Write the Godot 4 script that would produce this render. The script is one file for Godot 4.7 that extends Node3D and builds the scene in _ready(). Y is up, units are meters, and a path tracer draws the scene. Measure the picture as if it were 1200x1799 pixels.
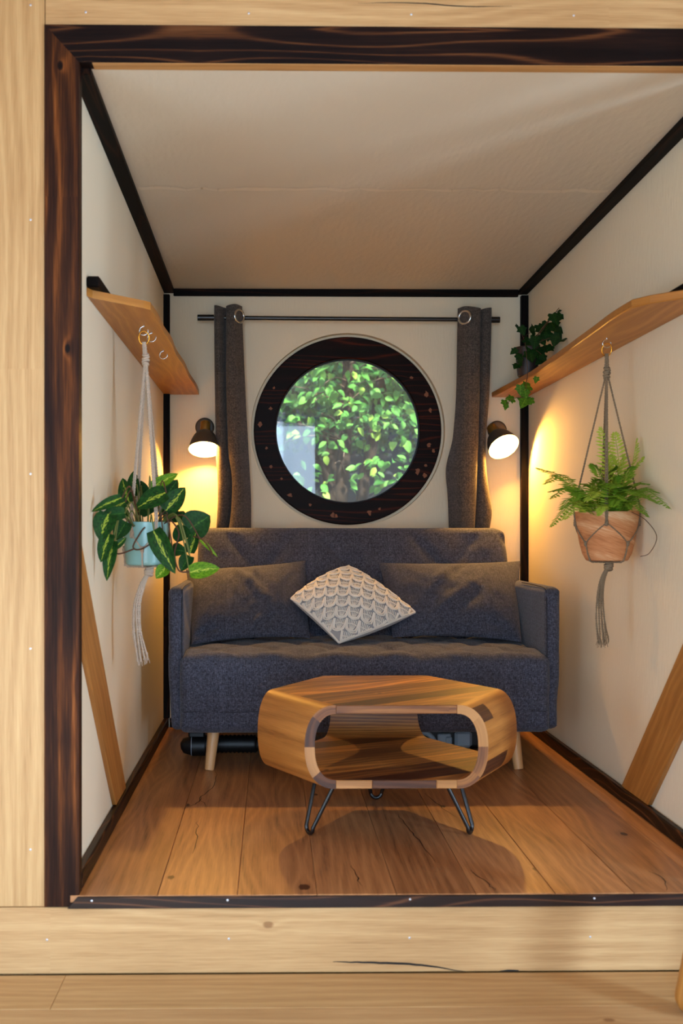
extends Node3D
# A timber-framed sofa alcove. Metres; the alcove floor is y = 0, its opening is the plane z = 0, its back wall z = -2.02.

const XL := -0.446      # left wall of the alcove
const XR := 1.057       # right wall of the alcove
const ZB := -2.02       # back wall of the alcove
const YF := -0.176      # floor of the lower room
const WIN := Vector3(0.314, 1.224, -2.05)   # centre of the round window

var M := {}
var rng := RandomNumberGenerator.new()

func _ready():
	rng.seed = 7
	camera_and_light()
	make_materials()
	alcove_shell()
	front_wall()
	lower_room()
	round_window()
	outside()
	sofa()
	sofa_cushions()
	coffee_table()
	curtains()
	shelves()
	wall_lamps()
	pothos()
	fern()
	ivy()
	under_the_sofa()
	ladder()

# ------------------------------------------------------------------ camera and light
func camera_and_light():
	var cam := Camera3D.new()
	cam.name = "camera"
	add_child(cam)
	cam.position = Vector3(0, 0.8, 2.33)
	cam.rotation_degrees = Vector3(0, -0.8, 0)
	var att := CameraAttributesPhysical.new()
	att.frustum_focal_length = 36.0
	att.frustum_near = 0.05
	att.frustum_far = 200.0
	att.frustum_focus_distance = 3.75
	att.exposure_aperture = 4.2
	cam.attributes = att
	cam.projection = Camera3D.PROJECTION_FRUSTUM
	cam.near = 0.05
	cam.far = 200.0
	cam.size = 2.0 * 0.05 * 899.5 / 1850.0
	cam.frustum_offset = Vector2(96.0, 36.5) / 1850.0 * 0.05
	cam.current = true

	var env := Environment.new()
	env.background_mode = Environment.BG_SKY
	var sm := ProceduralSkyMaterial.new()
	sm.sky_top_color = Color(0.45, 0.62, 0.86)
	sm.sky_horizon_color = Color(0.86, 0.91, 0.97)
	sm.ground_horizon_color = Color(0.45, 0.5, 0.42)
	sm.ground_bottom_color = Color(0.22, 0.25, 0.18)
	sm.sky_energy_multiplier = 1.0
	var sky := Sky.new()
	sky.sky_material = sm
	env.sky = sky
	env.background_energy_multiplier = 3.2
	env.tonemap_mode = Environment.TONE_MAPPER_LINEAR
	env.tonemap_exposure = 1.0
	env.sdfgi_enabled = true
	env.ssao_enabled = true
	env.ssil_enabled = true
	var we := WorldEnvironment.new()
	we.name = "world_environment"
	we.environment = env
	add_child(we)

	var sun := DirectionalLight3D.new()
	sun.name = "sun"
	sun.light_color = Color(1.0, 0.98, 0.94)
	sun.light_energy = 4.5
	sun.light_angular_distance = 0.6
	sun.shadow_enabled = true
	sun.sky_mode = DirectionalLight3D.SKY_MODE_LIGHT_AND_SKY
	add_child(sun)
	sun.look_at_from_position(Vector3(1.7, 7.3, 10.0), Vector3(0, 0, 0))

	# daylight of the glazed door behind the camera and of the narrow window on the right
	daylight("door_daylight", Vector3(-0.2, 0.86, 3.36), Vector3(-0.2, 0.86, 0), Vector2(1.0, 1.9), 6.6)
	daylight("low_window_daylight", Vector3(-1.27, 0.335, 1.0), Vector3(0, 0.335, 1.0), Vector2(0.95, 0.8), 1.5)
	daylight("window_daylight", Vector3(2.86, 0.75, 1.95), Vector3(0, 0.75, 1.95), Vector2(0.55, 1.7), 12.0)

func daylight(called: String, at: Vector3, to: Vector3, size: Vector2, energy: float):
	var a := AreaLight3D.new()
	a.name = called
	a.area_size = size
	a.area_normalize_energy = true
	a.light_color = Color(0.77, 0.89, 1.0)
	a.light_energy = energy
	a.shadow_enabled = true
	a.set("area_range", 12.0)
	add_child(a)
	a.look_at_from_position(at, to)

# ------------------------------------------------------------------ mesh builder
class MB:
	var v := PackedVector3Array()
	var n := PackedVector3Array()
	var t := PackedVector2Array()
	var ix := PackedInt32Array()

	func vert(p: Vector3, nn: Vector3, uv: Vector2) -> int:
		v.push_back(p)
		n.push_back(nn)
		t.push_back(uv)
		return v.size() - 1

	func tri(a: int, b: int, c: int):
		var g := (v[b] - v[a]).cross(v[c] - v[a])
		if g.dot(n[a] + n[b] + n[c]) > 0.0:
			ix.append_array([a, c, b])
		else:
			ix.append_array([a, b, c])

	func quad(a: int, b: int, c: int, d: int):
		tri(a, b, c)
		tri(a, c, d)

	# flat polygon, fan
	func face(pts: Array, nn: Vector3, uvs: Array):
		var s := v.size()
		for i in pts.size():
			vert(pts[i], nn, uvs[i])
		for i in range(1, pts.size() - 1):
			tri(s, s + i, s + i + 1)

	# grid of points [i][j] with smooth normals; flip turns them over
	func grid(f: Callable, nu: int, nv: int, wrap_u := false, flip := false, uvs := Vector2(1, 1)):
		var P := []
		for i in nu + 1:
			var row := PackedVector3Array()
			for j in nv + 1:
				row.push_back(f.call(float(i) / nu, float(j) / nv))
			P.push_back(row)
		grid_points(P, wrap_u, flip, uvs)

	func grid_points(P: Array, wrap_u := false, flip := false, uvs := Vector2(1, 1)):
		var nu := P.size() - 1
		var nv: int = P[0].size() - 1
		var s := v.size()
		for i in nu + 1:
			var i0: int = (i - 1 + nu) % nu if wrap_u else maxi(i - 1, 0)
			var i1: int = (i + 1) % nu if wrap_u else mini(i + 1, nu)
			if wrap_u and i == nu:
				i1 = 1
			for j in nv + 1:
				var du: Vector3 = P[i1][j] - P[i0][j]
				var dv: Vector3 = P[i][mini(j + 1, nv)] - P[i][maxi(j - 1, 0)]
				var nn := du.cross(dv)
				if nn.length_squared() < 1e-16:
					var jj := clampi(j, 1, nv - 1) if nv > 1 else j
					nn = (P[i1][jj] - P[i0][jj]).cross(P[i][mini(jj + 1, nv)] - P[i][maxi(jj - 1, 0)])
				nn = nn.normalized() if nn.length_squared() > 1e-18 else Vector3.UP
				vert(P[i][j], -nn if flip else nn, Vector2(float(i) / nu * uvs.x, float(j) / nv * uvs.y))
		var w := nv + 1
		for i in nu:
			for j in nv:
				var a := s + i * w + j
				if flip:
					ix.append_array([a, a + w + 1, a + w, a, a + 1, a + w + 1]) if false else _q(a, a + w, a + w + 1, a + 1)
				else:
					_q(a, a + w, a + w + 1, a + 1)

	func _q(a: int, b: int, c: int, d: int):
		tri(a, b, c)
		tri(a, c, d)

	# chamfered box; grain = axis along which wood grain runs; off shifts the picture of the wood
	func box(c: Vector3, s: Vector3, b := 0.002, grain := 1, off := Vector2.ZERO, B := Basis()):
		var h := s * 0.5
		b = minf(b, minf(h.x, minf(h.y, h.z)) * 0.95)
		for ax in 3:
			var u := (ax + 1) % 3
			var w := (ax + 2) % 3
			for sg in [-1.0, 1.0]:
				var pts := []
				for k in [[-1, -1], [1, -1], [1, 1], [-1, 1]]:
					var p := Vector3.ZERO
					p[ax] = sg * h[ax]
					p[u] = k[0] * (h[u] - b)
					p[w] = k[1] * (h[w] - b)
					pts.push_back(p)
				var nn := Vector3.ZERO
				nn[ax] = sg
				_wface(pts, nn, ax, grain, off, c, B)
		if b <= 0.0:
			return
		for ax in 3:    # edges along ax
			var u := (ax + 1) % 3
			var w := (ax + 2) % 3
			for su in [-1.0, 1.0]:
				for sw in [-1.0, 1.0]:
					var pts := []
					for k in [[-1, 0], [1, 0], [1, 1], [-1, 1]]:
						var p := Vector3.ZERO
						p[ax] = k[0] * (h[ax] - b)
						p[u] = su * (h[u] - (b if k[1] == 1 else 0.0))
						p[w] = sw * (h[w] - (0.0 if k[1] == 1 else b))
						pts.push_back(p)
					var nn := Vector3.ZERO
					nn[u] = su
					nn[w] = sw
					_wface(pts, nn.normalized(), u, grain, off, c, B)
		for sx in [-1.0, 1.0]:
			for sy in [-1.0, 1.0]:
				for sz in [-1.0, 1.0]:
					var q := Vector3(sx * h.x, sy * h.y, sz * h.z)
					var bb := Vector3(sx * b, sy * b, sz * b)
					var p0 := q - Vector3(0, bb.y, bb.z)
					var p1 := q - Vector3(bb.x, 0, bb.z)
					var p2 := q - Vector3(bb.x, bb.y, 0)
					_wface([p0, p1, p2], Vector3(sx, sy, sz).normalized(), 0, grain, off, c, B)

	func _wface(pts: Array, nn: Vector3, ax: int, grain: int, off: Vector2, c: Vector3, B: Basis):
		var uvs := []
		var out := []
		for p in pts:
			uvs.push_back(wood_uv(p, ax, grain, off))
			out.push_back(c + B * p)
		face(out, B * nn, uvs)

	static func wood_uv(p: Vector3, ax: int, grain: int, off: Vector2) -> Vector2:
		if ax == grain:
			return Vector2(p[(grain + 1) % 3] / 0.32, p[(grain + 2) % 3] / 0.9) + off
		var o := 3 - ax - grain
		return Vector2(p[o] / 0.32, p[grain] / 2.4) + off

	# tube along points, radius array or number
	func tube(pts: Array, r, sides := 8, caps := true):
		var m := pts.size()
		var up := Vector3.UP
		var d0: Vector3 = (pts[1] - pts[0]).normalized()
		if absf(d0.dot(up)) > 0.9:
			up = Vector3.RIGHT
		var len := 0.0
		var P := []
		for s in sides + 1:
			P.push_back(PackedVector3Array())
		var side := d0.cross(up).normalized()
		for i in m:
			var d: Vector3 = (pts[mini(i + 1, m - 1)] - pts[maxi(i - 1, 0)]).normalized()
			side = (side - d * side.dot(d)).normalized()
			var other := d.cross(side)
			var rr: float = r[i] if r is Array else r
			for s in sides + 1:
				var a := TAU * s / sides
				P[s].push_back(pts[i] + (side * cos(a) + other * sin(a)) * rr)
			if i > 0:
				len += (pts[i] - pts[i - 1]).length()
		grid_points(P, true, false, Vector2(1, len))
		if caps:
			for e in [0, m - 1]:
				var nn: Vector3 = ((pts[0] - pts[1]) if e == 0 else (pts[m - 1] - pts[m - 2])).normalized()
				var q := []
				var uv := []
				for s in sides:
					q.push_back(P[s][e])
					uv.push_back(Vector2(cos(TAU * s / sides), sin(TAU * s / sides)) * 0.05)
				face(q, nn, uv)

	# profile [Vector2(radius, height)] turned round the y axis
	func lathe(prof: Array, segs := 32, at := Vector3.ZERO, B := Basis(), uvs := Vector2(1, 1)):
		var P := []
		for s in segs + 1:
			var a := TAU * s / segs
			var row := PackedVector3Array()
			for p in prof:
				row.push_back(at + B * Vector3(p.x * cos(a), p.y, p.x * sin(a)))
			P.push_back(row)
		grid_points(P, true, false, uvs)

	# polygon (plan, in x and z) between heights y0 and y1
	func prism(poly: PackedVector2Array, y0: float, y1: float, T := Transform3D(), ang := 0.0, off := Vector2.ZERO, b := 0.0):
		var tri_ix := Geometry2D.triangulate_polygon(poly)
		var cen := Vector2.ZERO
		for p in poly:
			cen += p / poly.size()
		var inner := PackedVector2Array()
		if b > 0.0:
			var o := Geometry2D.offset_polygon(poly, -b)
			if o.size() == 1 and o[0].size() == poly.size():
				var best := 0
				for k in poly.size():
					if o[0][k].distance_to(poly[0]) < o[0][best].distance_to(poly[0]):
						best = k
				var same := Geometry2D.is_polygon_clockwise(o[0]) == Geometry2D.is_polygon_clockwise(poly)
				for k in poly.size():
					inner.push_back(o[0][(best + (k if same else -k) + poly.size() * 2) % poly.size()])
		if inner.size() != poly.size():
			inner = poly
			b = 0.0
		for top in [0, 1]:
			var s := v.size()
			for p in inner:
				var q := p.rotated(ang)
				vert(T * Vector3(p.x, y1 if top == 1 else y0, p.y), T.basis * Vector3(0, 1 if top == 1 else -1, 0), Vector2(q.x / 0.32, q.y / 2.4) + off)
			for i in range(0, tri_ix.size(), 3):
				tri(s + tri_ix[i], s + tri_ix[i + 1], s + tri_ix[i + 2])
		var m := poly.size()
		for i in m:
			var a := poly[i]
			var c := poly[(i + 1) % m]
			var nn2 := Vector2(c.y - a.y, a.x - c.x).normalized()
			if Geometry2D.is_point_in_polygon((a + c) * 0.5 + nn2 * 0.0006, poly):
				nn2 = -nn2
			var nn := T.basis * Vector3(nn2.x, 0, nn2.y)
			var l := (c - a).length()
			face([T * Vector3(a.x, y0 + b, a.y), T * Vector3(c.x, y0 + b, c.y), T * Vector3(c.x, y1 - b, c.y), T * Vector3(a.x, y1 - b, a.y)], nn,
				[Vector2(y0 / 0.32, 0) + off, Vector2(y0 / 0.32, l / 2.4) + off, Vector2(y1 / 0.32, l / 2.4) + off, Vector2(y1 / 0.32, 0) + off])
			if b > 0.0:
				var ia := inner[i]
				var ic := inner[(i + 1) % m]
				for sg in [-1.0, 1.0]:
					var yo := y1 - b if sg > 0 else y0 + b
					var yi := y1 if sg > 0 else y0
					face([T * Vector3(a.x, yo, a.y), T * Vector3(c.x, yo, c.y), T * Vector3(ic.x, yi, ic.y), T * Vector3(ia.x, yi, ia.y)],
						T.basis * Vector3(nn2.x, sg, nn2.y).normalized(), [off, off + Vector2(0, l / 2.4), off + Vector2(b / 0.32, l / 2.4), off + Vector2(b / 0.32, 0)])

	func mesh() -> ArrayMesh:
		var a := []
		a.resize(Mesh.ARRAY_MAX)
		a[Mesh.ARRAY_VERTEX] = v
		a[Mesh.ARRAY_NORMAL] = n
		a[Mesh.ARRAY_TEX_UV] = t
		a[Mesh.ARRAY_INDEX] = ix
		var m := ArrayMesh.new()
		m.add_surface_from_arrays(Mesh.PRIMITIVE_TRIANGLES, a)
		return m

# ------------------------------------------------------------------ naming helpers
var taken := {}

func numbered(called: String, parent: Node) -> String:
	var key := str(parent.get_instance_id()) + called
	var k: int = taken.get(key, 0)
	taken[key] = k + 1
	return called if k == 0 else "%s_%03d" % [called, k]

func thing(called: String, label: String, category: String, at := Vector3.ZERO, group := "", kind := "") -> Node3D:
	var o := Node3D.new()
	o.name = numbered(called, self)
	add_child(o)
	o.position = at
	tag(o, label, category, group, kind)
	return o

func tag(o: Node, label: String, category: String, group := "", kind := ""):
	o.set_meta("label", label)
	o.set_meta("category", category)
	if group:
		o.set_meta("group", group)
	if kind:
		o.set_meta("kind", kind)

# commit a builder as one named mesh; points are given in world axes, the parent's place is taken off
func put(called: String, mb: MB, mat: Material, parent: Node = null, label := "") -> MeshInstance3D:
	var o := MeshInstance3D.new()
	var p: Node = parent if parent else self
	o.name = numbered(called, p)
	if p != self:
		var off := Vector3.ZERO
		var q := p
		while q != self:
			off += q.position
			q = q.get_parent()
		if off != Vector3.ZERO:
			for i in mb.v.size():
				mb.v[i] -= off
	o.mesh = mb.mesh()
	o.material_override = null
	o.set_surface_override_material(0, mat)
	o.cast_shadow = GeometryInstance3D.SHADOW_CASTING_SETTING_ON
	p.add_child(o)
	if label:
		o.set_meta("label", label)
	return o

func struct(called: String, mb: MB, mat: Material, label: String, category: String) -> MeshInstance3D:
	var o := put(called, mb, mat)
	tag(o, label, category, "", "structure")
	return o

func rnd(a: float, b: float) -> float:
	return rng.randf_range(a, b)

func roff() -> Vector2:
	return Vector2(rnd(0, 1), rnd(0, 1))

func spline(pts: Array, per := 6) -> Array:
	var out := []
	var m := pts.size()
	for i in m - 1:
		for k in per:
			var t := float(k) / per
			out.push_back(pts[i].cubic_interpolate(pts[i + 1], pts[maxi(i - 1, 0)], pts[mini(i + 2, m - 1)], t))
	out.push_back(pts[m - 1])
	return out

# ------------------------------------------------------------------ materials
func noise(seed_: int, freq: float, oct := 3) -> FastNoiseLite:
	var f := FastNoiseLite.new()
	f.seed = seed_
	f.noise_type = FastNoiseLite.TYPE_SIMPLEX_SMOOTH
	f.frequency = freq
	f.fractal_octaves = oct
	return f

func tex(w: int, h: int, data: PackedByteArray) -> ImageTexture:
	return ImageTexture.create_from_image(Image.create_from_data(w, h, false, Image.FORMAT_RGB8, data))

# wood: u across the grain (0.32 m), v along it (2.4 m); figure k rings, a = waviness, cols from dark to light, knots [u, v, size]
func wood(seed_: int, ramp: Array, k := 5, a := 1.6, fibre := 0.35, ring_amt := 0.6, knots := [], w := 256, h := 1024, sharp := 2.0, tone_amt := 0.16) -> ImageTexture:
	var big := noise(seed_, 1.0, 2)
	var fine := noise(seed_ + 1, 1.0, 2)
	var tone := noise(seed_ + 2, 1.0, 2)
	var d := PackedByteArray()
	d.resize(w * h * 3)
	var nr := ramp.size() - 1
	var at := 0
	for y in h:
		var fy := float(y) / h
		var m := 2.4 * minf(fy, 1.0 - fy) * 2.0      # mirrored so that the ends meet
		for x in w:
			var fx := float(x) / w
			var mx := 0.32 * minf(fx, 1.0 - fx) * 2.0
			var warp := big.get_noise_2d(mx * 2.6 + 5.0, m * 0.42) * a
			var dark := 0.0
			for kn in knots:
				var dx: float = (fx - kn[0]) * 0.32
				var dy: float = (fy - kn[1]) * 2.4 * 0.6
				var q: float = (dx * dx + dy * dy) / (kn[2] * kn[2])
				if q < 12.0:
					warp += exp(-q * 0.5) * 0.55
					dark = maxf(dark, clampf(1.1 - q * 2.2, 0.0, 1.0))
			var ph := (mx / 0.32 * k + warp) * TAU
			var ring := 0.5 + 0.5 * sin(ph)
			ring = pow(ring, sharp)
			var fib := fine.get_noise_2d(fx * 60.0, fy * 7.0) * 0.55 + fine.get_noise_2d(fx * 170.0 + 40.0, fy * 26.0) * 0.6
			var tn := tone.get_noise_2d(mx * 9.0, m * 0.8)
			var val := 0.5 + (ring - 0.4) * ring_amt + fib * fibre + tn * tone_amt
			val = clampf(val - dark * 0.9, 0.0, 0.999) * nr
			var i0 := int(val)
			var c: Color = ramp[i0].lerp(ramp[i0 + 1], val - i0)
			d[at] = int(clampf(c.r, 0, 1) * 255)
			d[at + 1] = int(clampf(c.g, 0, 1) * 255)
			d[at + 2] = int(clampf(c.b, 0, 1) * 255)
			at += 3
	return tex(w, h, d)

func bump_noise(size: int, sx: float, sy: float, seed_: int, oct := 4) -> ImageTexture:
	var f := noise(seed_, 1.0, oct)
	var d := PackedByteArray()
	d.resize(size * size * 3)
	var at := 0
	for y in size:
		var my := absf(float(y) / size - 0.5) * 2.0
		for x in size:
			var mx := absf(float(x) / size - 0.5) * 2.0
			var g := int(clampf(0.5 + f.get_noise_2d(mx * sx, my * sy) * 0.6, 0, 1) * 255)
			d[at] = g
			d[at + 1] = g
			d[at + 2] = g
			at += 3
	return tex(size, size, d)

func mat(c: Color, rough := 0.7, t: Texture2D = null, metal := 0.0) -> StandardMaterial3D:
	var m := StandardMaterial3D.new()
	m.albedo_color = c
	m.roughness = rough
	m.metallic = metal
	if t:
		m.albedo_texture = t
	return m

func tri(m: StandardMaterial3D, scale: float) -> StandardMaterial3D:
	m.uv1_triplanar = true
	m.uv1_scale = Vector3.ONE * scale
	m.uv1_triplanar_sharpness = 6.0
	return m

func fabric_tex(seed_: int, dark: Color, light: Color) -> ImageTexture:
	var s := 512
	var r := RandomNumberGenerator.new()
	r.seed = seed_
	var d := PackedByteArray()
	d.resize(s * s * 3)
	var warp := []
	var weft := []
	for i in s:
		warp.push_back(r.randf())
		weft.push_back(r.randf())
	var f := noise(seed_, 1.0, 2)
	var at := 0
	for y in s:
		for x in s:
			var tx := x / 3
			var ty := y / 3
			var a: float = f.get_noise_2d(tx * 9.7, y * 0.045 + 300.0) * 0.9 + (warp[tx] - 0.5) * 0.35
			var b: float = f.get_noise_2d(x * 0.045 + 700.0, ty * 9.7) * 0.9 + (weft[ty] - 0.5) * 0.35
			var over := ((tx + ty) % 2) == 0
			var q := clampf(0.42 + (a if over else b) * 0.85 + (0.05 if over else -0.05), 0, 1)
			var c := dark.lerp(light, q)
			d[at] = int(c.r * 255)
			d[at + 1] = int(c.g * 255)
			d[at + 2] = int(c.b * 255)
			at += 3
	return tex(s, s, d)

func make_materials():
	var plaster_bump := bump_noise(512, 26.0, 9.0, 3)
	var brushed := bump_noise(512, 60.0, 8.0, 5)
	M.plaster = tri(mat(Color(0.895, 0.84, 0.735), 0.9), 0.9)
	M.plaster.heightmap_enabled = true
	M.plaster.heightmap_texture = brushed
	M.plaster.heightmap_scale = 0.06
	M.ceiling = tri(mat(Color(0.82, 0.76, 0.67), 0.9), 0.8)
	M.ceiling.heightmap_enabled = true
	M.ceiling.heightmap_texture = plaster_bump
	M.ceiling.heightmap_scale = 0.07
	M.filler = mat(Color(0.87, 0.805, 0.71), 0.9)
	# light oak of the cladding
	var oak := [Color(0.62, 0.47, 0.31), Color(0.76, 0.61, 0.43), Color(0.83, 0.69, 0.51), Color(0.88, 0.76, 0.59)]
	M.oak = mat(Color(0.95, 0.92, 0.845), 0.55, wood(11, oak, 6, 1.0, 0.30, 0.20))
	M.oak_b = mat(Color(0.955, 0.925, 0.865), 0.55, wood(12, oak, 5, 1.7, 0.30, 0.22, [[0.2, 0.2, 0.012], [0.7, 0.62, 0.01]]))
	# warm brown oak of the alcove floor
	var floor_ramp := [Color(0.28, 0.17, 0.11), Color(0.62, 0.45, 0.30), Color(0.72, 0.54, 0.37), Color(0.79, 0.62, 0.45)]
	M.floor_a = mat(Color(1.06, 0.99, 0.92), 0.42, wood(21, floor_ramp, 6, 1.5, 0.28, 0.20, [[0.25, 0.15, 0.016], [0.3, 0.42, 0.013], [0.7, 0.66, 0.012], [0.6, 0.82, 0.01]]))
	M.floor_b = mat(Color(0.95, 0.875, 0.81), 0.42, wood(22, floor_ramp, 5, 2.2, 0.28, 0.24, [[0.5, 0.3, 0.02], [0.35, 0.75, 0.014]]))
	M.floor_c = mat(Color(1.03, 0.955, 0.885), 0.42, M.floor_b.albedo_texture)
	for k in ["floor_a", "floor_b", "floor_c"]:
		M[k].clearcoat_enabled = true
		M[k].clearcoat = 0.25
		M[k].clearcoat_roughness = 0.35
	# charred softwood
	var char_ramp := [Color(0.075, 0.055, 0.055), Color(0.11, 0.075, 0.068), Color(0.16, 0.10, 0.08), Color(0.24, 0.145, 0.10), Color(0.38, 0.23, 0.13), Color(0.48, 0.31, 0.18)]
	var ck := [[0.15, 0.12, 0.010], [0.5, 0.22, 0.012], [0.75, 0.4, 0.009], [0.3, 0.55, 0.011], [0.6, 0.72, 0.012], [0.2, 0.86, 0.009]]
	M.charred = mat(Color(0.85, 0.85, 0.88), 0.5, wood(31, char_ramp, 5, 1.9, 0.22, 0.55, ck, 320, 1024, 7.0, 0.25))
	M.charred_brown = mat(Color(1.0, 0.96, 0.93), 0.5, wood(32, [Color(0.085, 0.055, 0.05), Color(0.15, 0.09, 0.07), Color(0.22, 0.13, 0.085), Color(0.38, 0.22, 0.11), Color(0.56, 0.35, 0.18)], 4, 0.7, 0.27, 0.26, ck, 256, 1024, 3.0, 0.36))
	M.sill = mat(Color(0.80, 0.82, 0.95), 0.32, M.charred.albedo_texture)
	M.charred_black = mat(Color(0.40, 0.36, 0.35), 0.6, M.charred.albedo_texture)
	M.base = mat(Color(0.75, 0.72, 0.72), 0.4, M.charred.albedo_texture)
	M.window_ring = mat(Color(0.66, 0.44, 0.36), 0.5, M.charred.albedo_texture)
	M.bare_wood = mat(Color(0.90, 0.80, 0.66), 0.6, M.oak.albedo_texture)
	for k in ["charred", "charred_brown", "charred_black", "base", "window_ring"]:
		M[k].metallic_specular = 0.22
	M.knot = mat(Color(0.50, 0.28, 0.14), 0.6)
	# honey coloured shelf wood
	M.honey = mat(Color(1.0, 0.95, 0.82), 0.45, wood(41, [Color(0.50, 0.32, 0.14), Color(0.65, 0.44, 0.21), Color(0.73, 0.52, 0.27), Color(0.80, 0.60, 0.34)], 5, 1.6, 0.24, 0.24))
	M.brace = mat(Color(0.94, 0.90, 0.84), 0.5, M.honey.albedo_texture)
	M.brace_pale = mat(Color(0.9, 0.85, 0.8), 0.5, M.oak.albedo_texture)
	# rosewood-like table
	var tb := wood(51, [Color(0.24, 0.13, 0.07), Color(0.53, 0.34, 0.16), Color(0.70, 0.49, 0.24), Color(0.79, 0.58, 0.31)], 6, 2.0, 0.30, 0.34, [[0.3, 0.3, 0.008], [0.8, 0.7, 0.008]])
	M.table = mat(Color(1.0, 0.95, 0.88), 0.5, tb)
	M.table_light = mat(Color(1.25, 1.2, 1.1), 0.5, tb)
	M.table_dark = mat(Color(0.50, 0.40, 0.37), 0.5, tb)
	M.table_mid = mat(Color(0.82, 0.74, 0.68), 0.5, tb)
	M.table_pale = mat(Color(0.98, 0.92, 0.84), 0.4, wood(52, [Color(0.56, 0.39, 0.22), Color(0.70, 0.52, 0.32), Color(0.78, 0.61, 0.41)], 4, 1.0, 0.25, 0.4))
	for k in ["table", "table_light", "table_dark", "table_mid", "table_pale"]:
		M[k].clearcoat_enabled = true
		M[k].clearcoat = 0.12
		M[k].clearcoat_roughness = 0.45
	M.table_side = mat(Color(1.0, 0.94, 0.86), 0.5, wood(53, [Color(0.40, 0.23, 0.10), Color(0.64, 0.43, 0.20), Color(0.72, 0.50, 0.25), Color(0.80, 0.59, 0.32)], 3, 0.8, 0.26, 0.16, [[0.3, 0.3, 0.008], [0.8, 0.7, 0.008]], 192, 512, 2.0, 0.3))
	M.beech = mat(Color(1.0, 0.93, 0.84), 0.4, wood(61, [Color(0.74, 0.56, 0.40), Color(0.84, 0.68, 0.50), Color(0.88, 0.74, 0.57)], 4, 0.6, 0.3, 0.3, [], 128, 256))
	# cloth
	var ft := fabric_tex(71, Color(0.12, 0.13, 0.175), Color(0.41, 0.42, 0.49))
	M.sofa = tri(mat(Color(1, 1, 1), 0.95, ft), 3.2)
	M.cushion = tri(mat(Color(0.97, 0.97, 0.97), 0.95, ft), 3.2)
	M.curtain = tri(mat(Color(1, 1, 1), 0.95, fabric_tex(72, Color(0.165, 0.145, 0.135), Color(0.44, 0.395, 0.365))), 3.2)
	for k in ["sofa", "cushion", "curtain"]:
		M[k].rim_enabled = true
		M[k].rim = 0.25
		M[k].rim_tint = 0.5
	M.seam = mat(Color(0.16, 0.165, 0.20), 0.95)
	M.curtain_hem = mat(Color(0.30, 0.26, 0.23), 0.95)
	M.knit = tri(mat(Color(0.98, 0.955, 0.91), 0.95), 30.0)
	M.knit.heightmap_enabled = true
	M.knit.heightmap_texture = brushed
	M.knit.heightmap_scale = 0.05
	M.knit_back = mat(Color(0.66, 0.65, 0.65), 0.95)
	M.rope_light = mat(Color(0.74, 0.67, 0.60), 0.95)
	M.rope_dark = mat(Color(0.50, 0.43, 0.34), 0.95)
	# metal, glass, lamps
	M.black_metal = mat(Color(0.035, 0.035, 0.04), 0.35)
	M.black_metal.metallic_specular = 0.6
	M.chrome = mat(Color(0.82, 0.82, 0.82), 0.2, null, 1.0)
	M.brass = mat(Color(0.90, 0.66, 0.25), 0.22, null, 1.0)
	M.lamp_brass = mat(Color(0.55, 0.40, 0.16), 0.5, null, 0.55)
	M.lamp_shade = mat(Color(0.27, 0.235, 0.20), 0.5)
	M.lamp_white = mat(Color(0.93, 0.90, 0.84), 0.6)
	M.bulb = mat(Color(1, 0.95, 0.85), 0.4)
	M.bulb.emission_enabled = true
	M.bulb.emission = Color(1.0, 0.86, 0.60)
	M.bulb.emission_energy_multiplier = 9.0
	M.glass = mat(Color(0.96, 0.99, 0.97, 0.04), 0.02)
	M.glass.transparency = BaseMaterial3D.TRANSPARENCY_ALPHA
	M.rubber = mat(Color(0.02, 0.02, 0.022), 0.6)
	M.screw = mat(Color(0.85, 0.87, 0.9), 0.35, null, 0.6)
	M.black_plastic = mat(Color(0.02, 0.022, 0.027), 0.5)
	M.grey_plastic = mat(Color(0.62, 0.66, 0.70), 0.45)
	M.red_plastic = mat(Color(0.75, 0.05, 0.04), 0.4)
	M.blue_plastic = mat(Color(0.25, 0.42, 0.65), 0.3)
	# pots and plants
	M.turquoise = mat(Color(0.53, 0.71, 0.70), 0.28)
	M.terracotta = mat(Color.WHITE, 0.8, wood(81, [Color(0.62, 0.38, 0.22), Color(0.75, 0.49, 0.30), Color(0.81, 0.57, 0.38), Color(0.88, 0.72, 0.56)], 4, 1.2, 0.45, 0.4, [], 256, 256))
	M.dark_pot = mat(Color(0.17, 0.12, 0.115), 0.5)
	M.soil = mat(Color(0.12, 0.08, 0.05), 1.0)
	M.pothos = leaf_mat(Color.WHITE, leaf_tex(91, Color(0.07, 0.20, 0.075), Color(0.13, 0.32, 0.10), Color(0.66, 0.72, 0.25), 0.13), 0.35)
	M.pothos_plain = leaf_mat(Color.WHITE, leaf_tex(92, Color(0.08, 0.22, 0.10), Color(0.13, 0.30, 0.12), Color(0.30, 0.48, 0.18), 0.04), 0.3)
	M.pothos_bright = leaf_mat(Color.WHITE, leaf_tex(93, Color(0.28, 0.46, 0.08), Color(0.44, 0.62, 0.13), Color(0.72, 0.78, 0.30), 0.1), 0.4)
	M.stem = mat(Color(0.38, 0.42, 0.17), 0.6)
	M.stem_brown = mat(Color(0.33, 0.21, 0.13), 0.7)
	M.ivy = leaf_mat(Color.WHITE, leaf_tex(94, Color(0.05, 0.15, 0.045), Color(0.10, 0.24, 0.07), Color(0.20, 0.34, 0.12), 0.03), 0.4)
	M.ivy_bright = leaf_mat(Color.WHITE, leaf_tex(95, Color(0.20, 0.36, 0.08), Color(0.32, 0.50, 0.12), Color(0.48, 0.62, 0.2), 0.03), 0.4)
	M.fern = leaf_mat(Color(0.42, 0.60, 0.15), null, 0.5)
	M.fern_dark = leaf_mat(Color(0.24, 0.44, 0.10), null, 0.5)
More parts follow.
